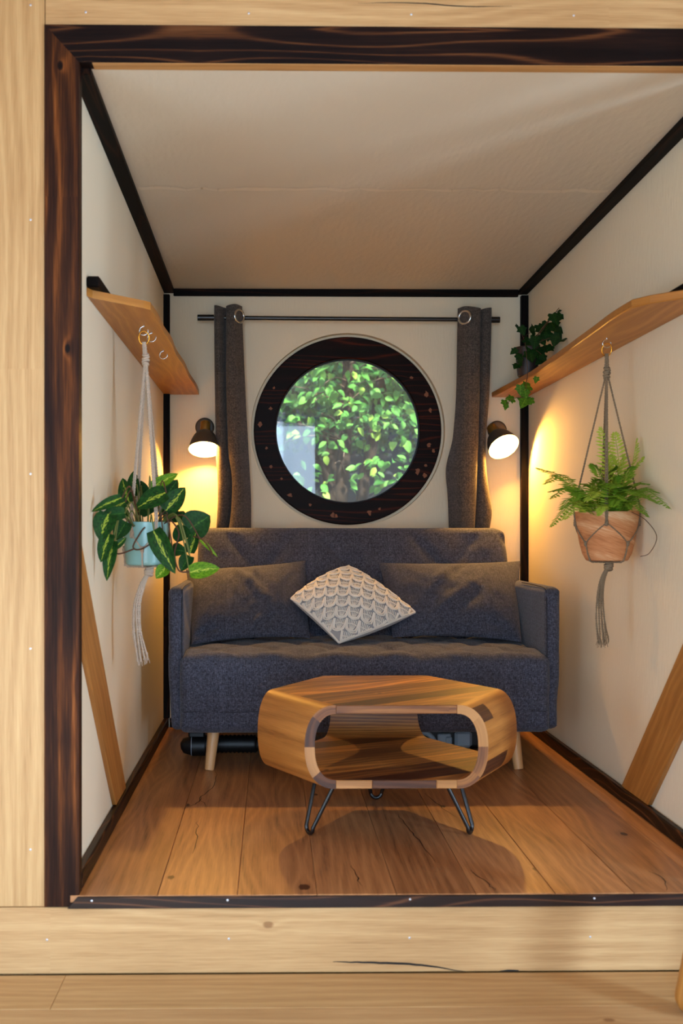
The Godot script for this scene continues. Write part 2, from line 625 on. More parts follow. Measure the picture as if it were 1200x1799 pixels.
	M.fern_pale = leaf_mat(Color(0.60, 0.71, 0.24), null, 0.5)
	M.tree_leaf = [leaf_mat(Color(0.30, 0.54, 0.22), null, 0.5), leaf_mat(Color(0.40, 0.63, 0.28), null, 0.5), leaf_mat(Color(0.20, 0.42, 0.17), null, 0.5), leaf_mat(Color(0.55, 0.70, 0.28), null, 0.5)]
	M.tree_dark = leaf_mat(Color(0.17, 0.33, 0.17), null, 0.4)
	M.bark = tri(mat(Color(0.22, 0.18, 0.13), 0.95), 3.0)
	M.bark.heightmap_enabled = true
	M.bark.heightmap_texture = brushed
	M.bark.heightmap_scale = 1.0
	M.twig = mat(Color(0.45, 0.38, 0.30), 0.9)
	M.earth = mat(Color(0.13, 0.17, 0.17), 1.0)
	M.room_wall = mat(Color(0.84, 0.82, 0.78), 0.8)

func leaf_mat(c: Color, t: Texture2D, back: float) -> StandardMaterial3D:
	var m := mat(c, 0.5, t)
	m.metallic_specular = 0.3
	m.backlight_enabled = true
	m.backlight = Color(back, back, back * 0.6)
	m.cull_mode = BaseMaterial3D.CULL_DISABLED
	return m

# leaf blade: u across (0..1, midrib at 0.5), v from stalk to tip
func leaf_tex(seed_: int, dark: Color, green: Color, streak: Color, width: float) -> ImageTexture:
	var w := 96
	var h := 128
	var f := noise(seed_, 1.0, 3)
	var d := PackedByteArray()
	d.resize(w * h * 3)
	var at := 0
	for y in h:
		var fy := float(y) / h
		for x in w:
			var fx := absf(float(x) / w - 0.5) * 2.0
			var vein := 0.5 + 0.5 * sin((fy * 9.0 - fx * 2.6) * TAU)
			var c := dark.lerp(green, clampf(0.45 + f.get_noise_2d(x * 0.05, y * 0.05) * 0.9 + pow(vein, 6.0) * 0.35, 0, 1))
			var edge := width * (1.2 - fy * 0.9) + f.get_noise_2d(x * 0.09 + 90.0, y * 0.05) * width * 2.6
			var s := smoothstep(edge + 0.05, edge - 0.05, fx)
			c = c.lerp(streak, s * 0.95)
			d[at] = int(c.r * 255)
			d[at + 1] = int(c.g * 255)
			d[at + 2] = int(c.b * 255)
			at += 3
	return tex(w, h, d)

# ------------------------------------------------------------------ the alcove
const TILT := -0.01737      # the ceiling falls a little towards the back

func ceil_y(z: float) -> float:
	return 1.8385 + (z + 0.034) * 0.01737

func flat_strip(mb: MB, pts: Array, widths: Array, up: Vector3, lift := 0.0005):
	var m := pts.size()
	for i in m - 1:
		var d: Vector3 = (pts[i + 1] - pts[i]).normalized()
		var s := d.cross(up).normalized()
		var a: Vector3 = s * widths[i] * 0.5
		var b: Vector3 = s * widths[i + 1] * 0.5
		var o := up * lift
		mb.face([pts[i] - a + o, pts[i] + a + o, pts[i + 1] + b + o, pts[i + 1] - b + o], up, [Vector2.ZERO, Vector2.RIGHT, Vector2.ONE, Vector2.DOWN])

func wobble(pts: Array, amp: float, per := 5, axis := 0) -> Array:
	var out := spline(pts, per)
	for i in range(1, out.size() - 1):
		var p: Vector3 = out[i]
		p[axis] += rnd(-amp, amp)
		out[i] = p
	return out

func alcove_shell():
	var mb := MB.new()
	mb.box(Vector3(XL - 0.04, 0.92, -1.075), Vector3(0.08, 2.16, 2.07), 0.0)
	struct("wall_left", mb, M.plaster, "cream brushed plaster wall on the left of the alcove behind the turquoise pot", "wall")
	mb = MB.new()
	mb.box(Vector3(XR + 0.04, 0.92, -1.075), Vector3(0.08, 2.16, 2.07), 0.0)
	struct("wall_right", mb, M.plaster, "cream brushed plaster wall on the right of the alcove behind the terracotta pot", "wall")

	# back wall with a round hole
	mb = MB.new()
	var R := 0.402
	var N := 72
	var lo := Vector2(XL - 0.08, -0.16)
	var hi := Vector2(XR + 0.08, 2.0)
	var cs := []
	for k in N:
		cs.push_back(TAU * k / N)
	for q in [Vector2(lo.x, lo.y), Vector2(hi.x, lo.y), Vector2(lo.x, hi.y), Vector2(hi.x, hi.y)]:
		cs.push_back(fposmod(atan2(q.y - WIN.y, q.x - WIN.x), TAU))
	cs.sort()
	cs.push_back(cs[0] + TAU)
	for k in cs.size() - 1:
		var e := []
		for a in [cs[k], cs[k + 1]]:
			var d := Vector2(cos(a), sin(a))
			var tx: float = ((hi.x if d.x > 0 else lo.x) - WIN.x) / d.x if absf(d.x) > 1e-6 else 1e9
			var ty: float = ((hi.y if d.y > 0 else lo.y) - WIN.y) / d.y if absf(d.y) > 1e-6 else 1e9
			var c2 := Vector2(WIN.x, WIN.y)
			e.push_back([c2 + d * R, c2 + d * minf(tx, ty), d])
		for zz in [[ZB, 1.0], [ZB - 0.09, -1.0]]:
			var pts := []
			for w in [e[0][0], e[0][1], e[1][1], e[1][0]]:
				pts.push_back(Vector3(w.x, w.y, zz[0]))
			mb.face(pts, Vector3(0, 0, zz[1]), [Vector2.ZERO, Vector2.ZERO, Vector2.ZERO, Vector2.ZERO])
		var s := mb.v.size()
		for w in e:
			mb.vert(Vector3(w[0].x, w[0].y, ZB), Vector3(-w[2].x, -w[2].y, 0), Vector2.ZERO)
			mb.vert(Vector3(w[0].x, w[0].y, ZB - 0.09), Vector3(-w[2].x, -w[2].y, 0), Vector2.ZERO)
		mb.quad(s, s + 1, s + 3, s + 2)
	struct("wall_back", mb, M.plaster, "cream plaster back wall with a round window opening above the sofa", "wall")

	# ceiling of two boards with a filled joint
	var T := Basis(Vector3.RIGHT, TILT)
	var ce := thing("ceiling", "pale beige plastered ceiling of the alcove with one filled joint", "ceiling", Vector3.ZERO, "", "structure")
	for seg in [[-0.034, -0.81], [-0.81, -2.11]]:
		mb = MB.new()
		var zc: float = (seg[0] + seg[1]) * 0.5
		mb.box(Vector3((XL + XR) * 0.5, ceil_y(zc) + 0.04, zc), Vector3(XR - XL + 0.16, 0.08, seg[0] - seg[1]), 0.0, 0, Vector2.ZERO, T)
		put("panel", mb, M.ceiling, ce)
	mb = MB.new()
	var jp := []
	var jw := []
	for k in 31:
		jp.push_back(Vector3(lerpf(XL + 0.05, XR - 0.05, k / 30.0), ceil_y(-0.81), -0.81 + rnd(-0.012, 0.012)))
		jw.push_back(rnd(0.012, 0.034))
	flat_strip(mb, jp, jw, Vector3.DOWN, 0.0008)
	put("filled_joint", mb, M.filler, ce)

	# alcove floor of long oak planks
	var fl := thing("floor", "warm brown oak plank floor of the alcove under sofa and table", "floor", Vector3.ZERO, "", "structure")
	mb = MB.new()
	mb.box(Vector3((XL + XR) * 0.5, -0.06, -1.03), Vector3(XR - XL + 0.12, 0.088, 1.98), 0.0)
	put("subfloor", mb, M.oak, fl)
	var seams := [XL, -0.2533, -0.077, 0.0993, 0.2756, 0.452, 0.628, 0.8047, 0.981, XR]
	var fm := [M.floor_b, M.floor_a, M.floor_c, M.floor_a, M.floor_b, M.floor_a, M.floor_c, M.floor_b, M.floor_a]
	var tones := [0.10, 0.52, 0.31, 0.77, 0.05, 0.43, 0.66, 0.22, 0.9]
	for i in seams.size() - 1:
		mb = MB.new()
		mb.box(Vector3((seams[i] + seams[i + 1]) * 0.5, -0.008, -1.008), Vector3(seams[i + 1] - seams[i] - 0.0008, 0.016, 2.018), 0.0012, 2, Vector2(tones[i], tones[(i * 4) % 9]))
		put("plank", mb, fm[i], fl)
	var crack := MB.new()
	for c in [
		[Vector3(-0.192, 0, -1.222), Vector3(-0.181, 0, -1.09), Vector3(-0.191, 0, -0.969), Vector3(-0.215, 0, -0.849), Vector3(-0.20, 0, -0.78), Vector3(-0.1945, 0, -0.718)],
		[Vector3(-0.212, 0, -0.86), Vector3(-0.222, 0, -0.79), Vector3(-0.26, 0, -0.72)],
		[Vector3(-0.207, 0, -0.592), Vector3(-0.1995, 0, -0.445), Vector3(-0.199, 0, -0.297)],
		[Vector3(0.359, 0, -0.661), Vector3(0.364, 0, -0.545), Vector3(0.381, 0, -0.411), Vector3(0.396, 0, -0.221)],
		[Vector3(0.8913, 0, -0.149), Vector3(0.902, 0, -0.088), Vector3(0.88, 0, -0.01)],
		[Vector3(0.19, 0, -0.2), Vector3(0.195, 0, -0.12), Vector3(0.205, 0, -0.05)],
		[Vector3(0.47, 0, -0.16), Vector3(0.485, 0, -0.09), Vector3(0.50, 0, -0.02)],
		[Vector3(0.47, 0, -0.9), Vector3(0.49, 0, -0.75), Vector3(0.52, 0, -0.62)]]:
		var pts := wobble(c, 0.004)
		var ws := []
		for k in pts.size():
			ws.push_back(0.0004 + 0.0026 * sin(PI * clampf(k / float(pts.size() - 1), 0.03, 0.97)) * rnd(0.5, 1.0))
		flat_strip(crack, pts, ws, Vector3.UP)
	put("crack", crack, M.rubber, fl, "dark filled crack in the planks")

	# black battens in the corners, charred skirting
	var bat := [
		["trim_1", Vector3(XL + 0.021, ceil_y(-1.026) - 0.008, -1.026), Vector3(0.042, 0.016, 2.0), 2, T, "black wooden lath along the ceiling above the left shelf"],
		["trim_2", Vector3(XR - 0.019, ceil_y(-1.026) - 0.009, -1.026), Vector3(0.038, 0.018, 2.0), 2, T, "black wooden lath along the ceiling above the right shelf"],
		["trim_3", Vector3((XL + XR) * 0.5, ceil_y(-2.0) - 0.0145, -2.012), Vector3(XR - XL - 0.08, 0.029, 0.016), 0, Basis(), "black wooden lath along the top of the back wall above the curtain rod"],
		["trim_4", Vector3(XL + 0.0125, 0.909, ZB + 0.0125), Vector3(0.025, 1.74, 0.025), 1, Basis(), "black upright corner lath behind the turquoise planter"],
		["trim_5", Vector3(XR - 0.015, 0.909, ZB + 0.0125), Vector3(0.03, 1.74, 0.025), 1, Basis(), "black upright corner lath beside the ivy and the right lamp"]]
	for b in bat:
		mb = MB.new()
		mb.box(b[1], b[2], 0.0015, b[3], roff(), b[4])
		struct(b[0], mb, M.charred_black, b[5], "trim")
	mb = MB.new()
	mb.box(Vector3(XL + 0.0105, 0.02, -1.02), Vector3(0.021, 0.04, 1.97), 0.004, 2, Vector2(0.3, 0.1))
	struct("baseboard_left", mb, M.base, "charred skirting board with scuffed edge under the left wall", "baseboard")
	mb = MB.new()
	mb.box(Vector3(XR - 0.0105, 0.02, -1.02), Vector3(0.021, 0.04, 1.97), 0.004, 2, Vector2(0.6, 0.4))
	struct("baseboard_right", mb, M.base, "charred skirting board under the right wall beside the floor planks", "baseboard")
	mb = MB.new()
	mb.box(Vector3((XL + XR) * 0.5, 0.02, ZB + 0.0105), Vector3(XR - XL - 0.05, 0.04, 0.021), 0.003, 0, Vector2(0.6, 0.4))
	struct("baseboard_back", mb, M.base, "charred skirting board along the back wall behind the sofa", "baseboard")

	# diagonal braces on the side walls
	brace("trim_6", XL, 1.0, [Vector2(-0.806, 0.0425), Vector2(-0.035, 0.816), Vector2(-0.035, 0.605), Vector2(-0.609, 0.0425)], M.brace, "oak diagonal brace on the left wall, half hidden by the dark post")
	brace("trim_7", XR, -1.0, [Vector2(-0.806, 0.0425), Vector2(-0.035, 0.82), Vector2(-0.035, 0.605), Vector2(-0.585, 0.0425)], M.brace, "honey brown oak diagonal brace rising on the right wall")

func brace(called: String, x: float, sg: float, poly: Array, m: Material, label: String):
	var mb := MB.new()
	var xf := x + sg * 0.012
	var nn := Vector3(sg, 0, 0)
	var d := Vector2(1, 1).normalized()
	var f := []
	var uv := []
	for p in poly:
		f.push_back(Vector3(xf, p.y, p.x))
		uv.push_back(Vector2(p.dot(Vector2(-d.y, d.x)) / 0.32, p.dot(d) / 2.4))
	mb.face(f, nn, uv)
	for i in 4:
		var a: Vector2 = poly[i]
		var b: Vector2 = poly[(i + 1) % 4]
		var e := Vector2(b.y - a.y, a.x - b.x).normalized()
		var cen: Vector2 = (poly[0] + poly[2]) * 0.5
		if e.dot((a + b) * 0.5 - cen) < 0:
			e = -e
		mb.face([Vector3(xf, a.y, a.x), Vector3(xf, b.y, b.x), Vector3(x, b.y, b.x), Vector3(x, a.y, a.x)], Vector3(0, e.y, e.x), [uv[i], uv[(i + 1) % 4], uv[(i + 1) % 4] + Vector2(0.05, 0), uv[i] + Vector2(0.05, 0)])
	struct(called, mb, m, label, "brace")

# ------------------------------------------------------------------ the wall with the opening
func screw(parent: Node, at: Vector3):
	var mb := MB.new()
	var r := 0.0026
	mb.lathe([Vector2(0.0004, 0.0012), Vector2(r * 0.8, 0.0011), Vector2(r, 0.0004), Vector2(r, -0.001)], 10, at, Basis(Vector3.RIGHT, PI / 2))
	put("screw", mb, M.screw, parent)

func front_wall():
	var w := thing("wall_front", "light oak board cladding around the alcove opening", "wall", Vector3.ZERO, "", "structure")
	var mb := MB.new()
	mb.box(Vector3(-0.92, 1.08, -0.06), Vector3(0.78, 2.54, 0.05), 0.0)
	mb.box(Vector3(2.08, 1.08, -0.06), Vector3(1.87, 2.54, 0.05), 0.0)
	mb.box(Vector3(0.3, 2.145, -0.06), Vector3(1.67, 0.43, 0.05), 0.0)
	put("backing", mb, M.oak, w)
	# upright boards left of the frame, then long boards above it, then the riser
	var xs := [-0.5026, -0.7026, -0.9026, -1.1026, -1.3026]
	for i in 4:
		mb = MB.new()
		mb.box(Vector3((xs[i] + xs[i + 1]) * 0.5, 1.162, -0.0195), Vector3(0.1992, 2.376, 0.031), 0.0012, 1, Vector2(0.2 + 0.27 * i, 0.12 * i))
		var p := put("plank", mb, M.oak, w)
		if i == 0:
			for q in [Vector3(-0.5337, 1.966, -0.004), Vector3(-0.5337, 1.4917, -0.004), Vector3(-0.5337, 0.93, -0.004), Vector3(-0.5337, 0.544, -0.004), Vector3(-0.5337, 0.1, -0.004)]:
				screw(p, q)
	for i in 3:
		mb = MB.new()
		var y0: float = [1.9225, 2.0625, 2.2025][i]
		mb.box(Vector3(0.75, y0 + 0.0695, -0.0195), Vector3(2.503, 0.139, 0.031), 0.0012, 0, Vector2(0.45 + 0.3 * i, 0.2 * i))
		var p := put("plank", mb, M.oak_b, w)
		if i == 0:
			for q in [-0.4122, -0.0518, 0.3089, 0.6711]:
				screw(p, Vector3(q, 1.951, -0.004))
			var cr := MB.new()
			var cp := wobble([Vector3(0.19, 1.975, -0.004), Vector3(0.3177, 1.976, -0.004), Vector3(0.4316, 1.9692, -0.004), Vector3(0.533, 1.971, -0.004)], 0.0006, 5, 1)
			var cw := []
			for k in cp.size():
				cw.push_back(0.0026 * sin(PI * clampf(k / float(cp.size() - 1), 0.05, 0.95)))
			flat_strip(cr, cp, cw, Vector3(0, 0, 1))
			put("crack", cr, M.rubber, p)
	for i in 4:
		mb = MB.new()
		mb.box(Vector3(1.2135 + 0.2 * i, 0.948, -0.0195), Vector3(0.1992, 1.947, 0.031), 0.0012, 1, Vector2(0.2 + 0.27 * i, 0.12 * i))
		put("plank", mb, M.oak, w)
	mb = MB.new()
	mb.box(Vector3(0.35, -0.1015, -0.0145), Vector3(3.3, 0.147, 0.021), 0.0015, 0, Vector2(0.1, 0.35))
	var riser := put("riser", mb, M.oak_b, w)
	for q in [-0.4974, -0.0959, 0.3051, 0.7079]:
		screw(riser, Vector3(q, -0.0995, -0.004))
	var rc := MB.new()
	var rp := wobble([Vector3(0.1346, -0.1516, -0.004), Vector3(0.2, -0.1528, -0.004), Vector3(0.28, -0.156, -0.004), Vector3(0.3556, -0.163, -0.004), Vector3(0.43, -0.1755, -0.004)], 0.0008, 6, 1)
	var rw := []
	for k in rp.size():
		rw.push_back(0.005 * clampf(sin(PI * clampf(k / float(rp.size() - 1) * 0.9 + 0.06, 0, 1)), 0.15, 1.0))
	flat_strip(rc, rp, rw, Vector3(0, 0, 1))
	flat_strip(rc, [Vector3(0.505, -0.1742, -0.004), Vector3(0.525, -0.1728, -0.004), Vector3(0.548, -0.1735, -0.004)], [0.001, 0.004, 0.003], Vector3(0, 0, 1))
	put("crack", rc, M.rubber, riser, "dark resin-filled crack along the lower edge")

	# the charred frame round the opening
	frame_board("trim_8", [Vector2(-0.5024, -0.0255), Vector2(-0.426, -0.0255), Vector2(-0.426, 1.8385), Vector2(-0.5024, 1.9215)], true, M.charred_brown, "charred brown upright frame board at the left edge of the opening")
	frame_board("trim_9", [Vector2(1.113, -0.0255), Vector2(1.037, -0.0255), Vector2(1.037, 1.8385), Vector2(1.113, 1.9215)], true, M.charred_brown, "charred upright frame board at the right edge of the opening")
	var top := frame_board("trim_10", [Vector2(-0.5024, 1.9215), Vector2(-0.426, 1.8385), Vector2(1.037, 1.8385), Vector2(1.113, 1.9215)], false, M.charred, "charred dark beam board across the top of the opening")
	mb = MB.new()
	mb.box(Vector3(0.3175, 1.8378, -0.0175), Vector3(1.43, 0.0016, 0.033), 0.0004, 0, Vector2(0.4, 0.3))
	put("underside", mb, M.bare_wood, top, "bare unburnt underside")
	mb = MB.new()
	var poly := PackedVector2Array([Vector2(-0.451, 0.0285), Vector2(-0.4285, 0.0022), Vector2(1.07, 0.0022), Vector2(1.092, 0.0285)])
	mb.prism(poly, -0.034, 0.0055, Transform3D(Basis(Vector3(1, 0, 0), Vector3(0, 0, 1), Vector3(0, -1, 0)), Vector3.ZERO), PI / 2, Vector2(0.7, 0.2), 0.0012)
	var sill := struct("trim_11", mb, M.sill, "charred edging strip with screws along the front edge of the alcove floor", "trim")
	for q in [-0.3972, -0.0984, 0.3051, 0.7143]:
		screw(sill, Vector3(q, -0.0105, 0.0055))

func frame_board(called: String, poly: Array, upright: bool, m: Material, label: String) -> MeshInstance3D:
	var mb := MB.new()
	var cen := Vector2.ZERO
	for p in poly:
		cen += p * 0.25
	var off := roff()
	for zz in [0.0, -0.034]:
		var f := []
		var uv := []
		for p in poly:
			f.push_back(Vector3(p.x, p.y, zz))
			uv.push_back((Vector2(p.x / 0.32, p.y / 2.4) if upright else Vector2(p.y / 0.32, p.x / 2.4)) + off)
		mb.face(f, Vector3(0, 0, 1 if zz == 0.0 else -1), uv)
	for i in 4:
		var a: Vector2 = poly[i]
		var b: Vector2 = poly[(i + 1) % 4]
		var e := Vector2(b.y - a.y, a.x - b.x).normalized()
		if e.dot((a + b) * 0.5 - cen) < 0:
			e = -e
		var ua := (Vector2(0, a.y / 2.4) if upright else Vector2(0, a.x / 2.4)) + off
		var ub := (Vector2(0, b.y / 2.4) if upright else Vector2(0, b.x / 2.4)) + off
		mb.face([Vector3(a.x, a.y, 0), Vector3(b.x, b.y, 0), Vector3(b.x, b.y, -0.034), Vector3(a.x, a.y, -0.034)], Vector3(e.x, e.y, 0), [ua, ub, ub + Vector2(0.1, 0), ua + Vector2(0.1, 0)])
	return struct(called, mb, m, label, "frame")

# ------------------------------------------------------------------ the lower room the photograph is taken from
func lower_room():
	var f := thing("floor", "light oak plank floor of the lower room in front of the step", "floor", Vector3.ZERO, "", "structure")
	var z := 0.0
	for i in 20:
		var joint: float = [-0.455, 0.9, 0.27, -0.7, 1.4][i % 5]
		var z1 := z + 0.1668
		for e in [[-1.31, joint], [joint, 2.98]]:
			var mb := MB.new()
			mb.box(Vector3((e[0] + e[1]) * 0.5, YF - 0.008, (z + z1) * 0.5), Vector3(e[1] - e[0] - 0.0006, 0.016, z1 - z - 0.0006), 0.001, 0, roff())
			put("plank", mb, M.oak_b if (i + int(e[0] < 0)) % 2 == 0 else M.oak, f)
		z = z1
	var mb2 := MB.new()
	mb2.box(Vector3(0.85, YF - 0.06, 1.68), Vector3(4.4, 0.086, 3.5), 0.0)
	put("subfloor", mb2, M.oak, f)
	var ce := MB.new()
	ce.box(Vector3(0.85, 2.12, 1.70), Vector3(4.4, 0.09, 3.5), 0.0)
	struct("ceiling", ce, M.honey, "wooden ceiling of the lower room under the sleeping loft", "ceiling")
	# room wall on the left
	var a := MB.new()
	a.box(Vector3(-1.35, 1.08, 0.215), Vector3(0.09, 2.6, 0.57), 0.0)
	a.box(Vector3(-1.35, 1.08, 2.465), Vector3(0.09, 2.6, 1.93), 0.0)
	a.box(Vector3(-1.35, 1.565, 1.0), Vector3(0.09, 1.63, 1.0), 0.0)
	a.box(Vector3(-1.35, -0.15, 1.0), Vector3(0.09, 0.14, 1.0), 0.0)
	struct("wall_west", a, M.room_wall, "plain side wall of the lower room on the left with a low window", "wall")
	# right wall with a narrow tall window, rear wall with the glazed door
	a = MB.new()
	a.box(Vector3(2.97, 1.08, 0.825), Vector3(0.09, 2.6, 1.65), 0.0)
	a.box(Vector3(2.97, 1.08, 2.84), Vector3(0.09, 2.6, 1.18), 0.0)
	a.box(Vector3(2.97, 2.0, 1.95), Vector3(0.09, 0.76, 0.6), 0.0)
	a.box(Vector3(2.97, -0.17, 1.95), Vector3(0.09, 0.1, 0.6), 0.0)
	struct("wall_east", a, M.room_wall, "wooden side wall of the lower room on the right with a tall narrow window", "wall")
	a = MB.new()
	a.box(Vector3(-1.07, 1.08, 3.45), Vector3(0.64, 2.6, 0.09), 0.0)
	a.box(Vector3(1.69, 1.08, 3.45), Vector3(2.66, 2.6, 0.09), 0.0)
	a.box(Vector3(-0.195, 2.15, 3.45), Vector3(1.1, 0.46, 0.09), 0.0)
	struct("wall_rear", a, M.room_wall, "wooden rear wall of the lower room with the glazed door", "wall")
	var d := thing("door_1", "glazed entrance door in the rear wall, mirrored in the round window", "door", Vector3.ZERO, "", "structure")
	var fr := MB.new()
	for x in [-0.72, 0.33]:
		fr.box(Vector3(x, 0.89, 3.45), Vector3(0.06, 2.08, 0.06), 0.003)
	fr.box(Vector3(-0.195, 1.89, 3.45), Vector3(1.0, 0.06, 0.06), 0.003, 0)
	fr.box(Vector3(-0.195, -0.13, 3.45), Vector3(1.0, 0.08, 0.06), 0.003, 0)
	put("door_frame", fr, M.charred, d)
	var g := MB.new()
	g.box(Vector3(-0.195, 0.885, 3.45), Vector3(1.0, 1.95, 0.008), 0.0)
	put("pane", g, M.glass, d)
	var wl := thing("window_3", "low wide window in the left side wall of the lower room", "window", Vector3.ZERO, "", "structure")
	g = MB.new()
	g.box(Vector3(-1.35, 0.335, 1.0), Vector3(0.008, 0.83, 1.0), 0.0)
	put("pane", g, M.glass, wl)
	fr = MB.new()
	for zz in [0.515, 1.485]:
		fr.box(Vector3(-1.35, 0.335, zz), Vector3(0.06, 0.83, 0.03), 0.003)
	put("window_frame", fr, M.charred, wl)
	var wn := thing("window_2", "tall narrow window in the right side wall of the lower room", "window", Vector3.ZERO, "", "structure")
	g = MB.new()
	g.box(Vector3(2.97, 0.75, 1.95), Vector3(0.008, 1.7, 0.56), 0.0)
	put("pane", g, M.glass, wn)
	fr = MB.new()
	for zz in [1.665, 2.235]:
		fr.box(Vector3(2.97, 0.75, zz), Vector3(0.06, 1.74, 0.03), 0.003)
	put("window_frame", fr, M.charred, wn)

# ------------------------------------------------------------------ round window
func ring_mesh(r0: float, r1: float, z0: float, z1: float, b: float, segs := 96) -> MB:
	var mb := MB.new()
	var prof := [Vector2(r0, z0), Vector2(r0, z1 - b), Vector2(r0 + b, z1), Vector2(r1 - b, z1), Vector2(r1, z1 - b), Vector2(r1, z0)]
	for i in prof.size() - 1:
		var P := []
		for s in segs + 1:
			var a := -TAU * s / segs
			var row := PackedVector3Array()
			for p in [prof[i], prof[i + 1]]:
				row.push_back(Vector3(WIN.x + p.x * cos(a), WIN.y + p.x * sin(a), p.y))
			P.push_back(row)
		var s0 := mb.v.size()
		mb.grid_points(P, true, false)
		# normals away from the middle of the ring's section
		var mid := Vector2((r0 + r1) * 0.5, (z0 + z1) * 0.5 - 0.02)
		for k in range(s0, mb.v.size()):
			var q := mb.v[k]
			var rad := Vector2(q.x - WIN.x, q.y - WIN.y)
			var out := Vector3(rad.x / rad.length() * (rad.length() - mid.x), rad.y / rad.length() * (rad.length() - mid.x), (q.z - mid.y) * 1.5)
			if mb.n[k].dot(out) < 0:
				mb.n[k] = -mb.n[k]
			mb.t[k] = Vector2(q.y / 0.32, q.x / 2.4)
	# winding again, now that the normals point out
	var ix := mb.ix
	mb.ix = PackedInt32Array()
	for k in range(0, ix.size(), 3):
		mb.tri(ix[k], ix[k + 1], ix[k + 2])
	return mb

func round_window():
	var w := thing("window_1", "round window with a wide dark wooden ring frame above the sofa", "window", WIN, "", "structure")
	put("window_frame", ring_mesh(0.3007, 0.3907, -2.085, -2.043, 0.004), M.window_ring, w, "wide charred wooden ring with knots")
	put("gasket", ring_mesh(0.2960, 0.3012, -2.078, -2.053, 0.001), M.rubber, w)
	put("reveal", ring_mesh(0.380, 0.4035, -2.100, -2.060, 0.001), M.plaster, w, "plastered rebate round the ring")
	var g := MB.new()
	g.lathe([Vector2(0.0005, 0.003), Vector2(0.2985, 0.003), Vector2(0.2985, -0.003), Vector2(0.0005, -0.003)], 64, Vector3(WIN.x, WIN.y, -2.066), Basis(Vector3.RIGHT, PI / 2))
	put("pane", g, M.glass, w)
	# knots of the ring, seen as paler rust coloured ovals
	var spots := [[-100, 62], [-68, 56], [-30, 78], [14, 60], [-13, 74], [176, 72], [192, 50], [164, 38], [205, 60], [216, 45], [228, 66], [243, 50], [262, 64], [285, 56], [330, 40], [336, 62], [350, 48], [25, 70], [40, 50], [150, 60]]
	for s in spots:
		var k := MB.new()
		var a := deg_to_rad(s[0])
		var r: float = 0.30 + 0.09 * s[1] / 100.0
		var rx := rnd(0.006, 0.012)
		var ry := rx * rnd(0.8, 1.5)
		var c := Vector3(WIN.x + cos(a) * r, WIN.y + sin(a) * r, -2.0424)
		var pts := []
		var uv := []
		for q in 12:
			var ang := TAU * q / 12
			pts.push_back(c + Vector3(cos(ang) * rx * rnd(0.45, 1.15), sin(ang) * ry * rnd(0.45, 1.15), 0))
			uv.push_back(Vector2(0.5, 0.5))
		k.face(pts, Vector3(0, 0, 1), uv)
		put("knot", k, M.knot, w)

# ------------------------------------------------------------------ leaves
# pointed oval blade along +y, face towards +z, folded and drooping
func blade(len: float, wid: float, fold: float, droop: float, nv := 5, heart := 0.0) -> MB:
	var mb := MB.new()
	var P := []
	for i in [-2, -1, 0, 1, 2]:
		var row := PackedVector3Array()
		for j in nv + 1:
			var t := float(j) / nv
			var half := wid * 0.5 * pow(sin(PI * pow(t, 0.72 if heart > 0 else 0.85)), 0.75 if heart > 0 else 0.9) if t > 0.0 and t < 1.0 else 0.0
			var a: float = i / 2.0
			var y := len * t
			if heart > 0.0:
				y -= heart * len * (1.0 - t) * (1.0 - t) * a * a * (1.0 if t > 0.0 else 0.0)
				if t == 0.0:
					y = 0.0
			var bend := droop * t * t
			row.push_back(Vector3(a * half, y * (1.0 - absf(droop) * 0.25 * t), absf(a) * half * fold - bend * len))
		P.push_back(row)
	mb.grid_points(P, false, false)
	return mb

# turn so that y runs along d and z faces as near as may be towards n
func aim(d: Vector3, n: Vector3) -> Basis:
	var y := d.normalized()
	var z := (n - y * n.dot(y)).normalized()
	return Basis(y.cross(z), y, z)

func add_leaf(parent: Node, called: String, mesh: Mesh, m: Material, at: Vector3, B: Basis, s := 1.0, label := "") -> MeshInstance3D:
	var o := MeshInstance3D.new()
	o.name = numbered(called, parent)
	o.mesh = mesh
	o.set_surface_override_material(0, m)
	o.transform = Transform3D(B.scaled(Vector3.ONE * s) if false else B * Basis.from_scale(Vector3.ONE * s), at)
	parent.add_child(o)
	if label:
		o.set_meta("label", label)
	return o

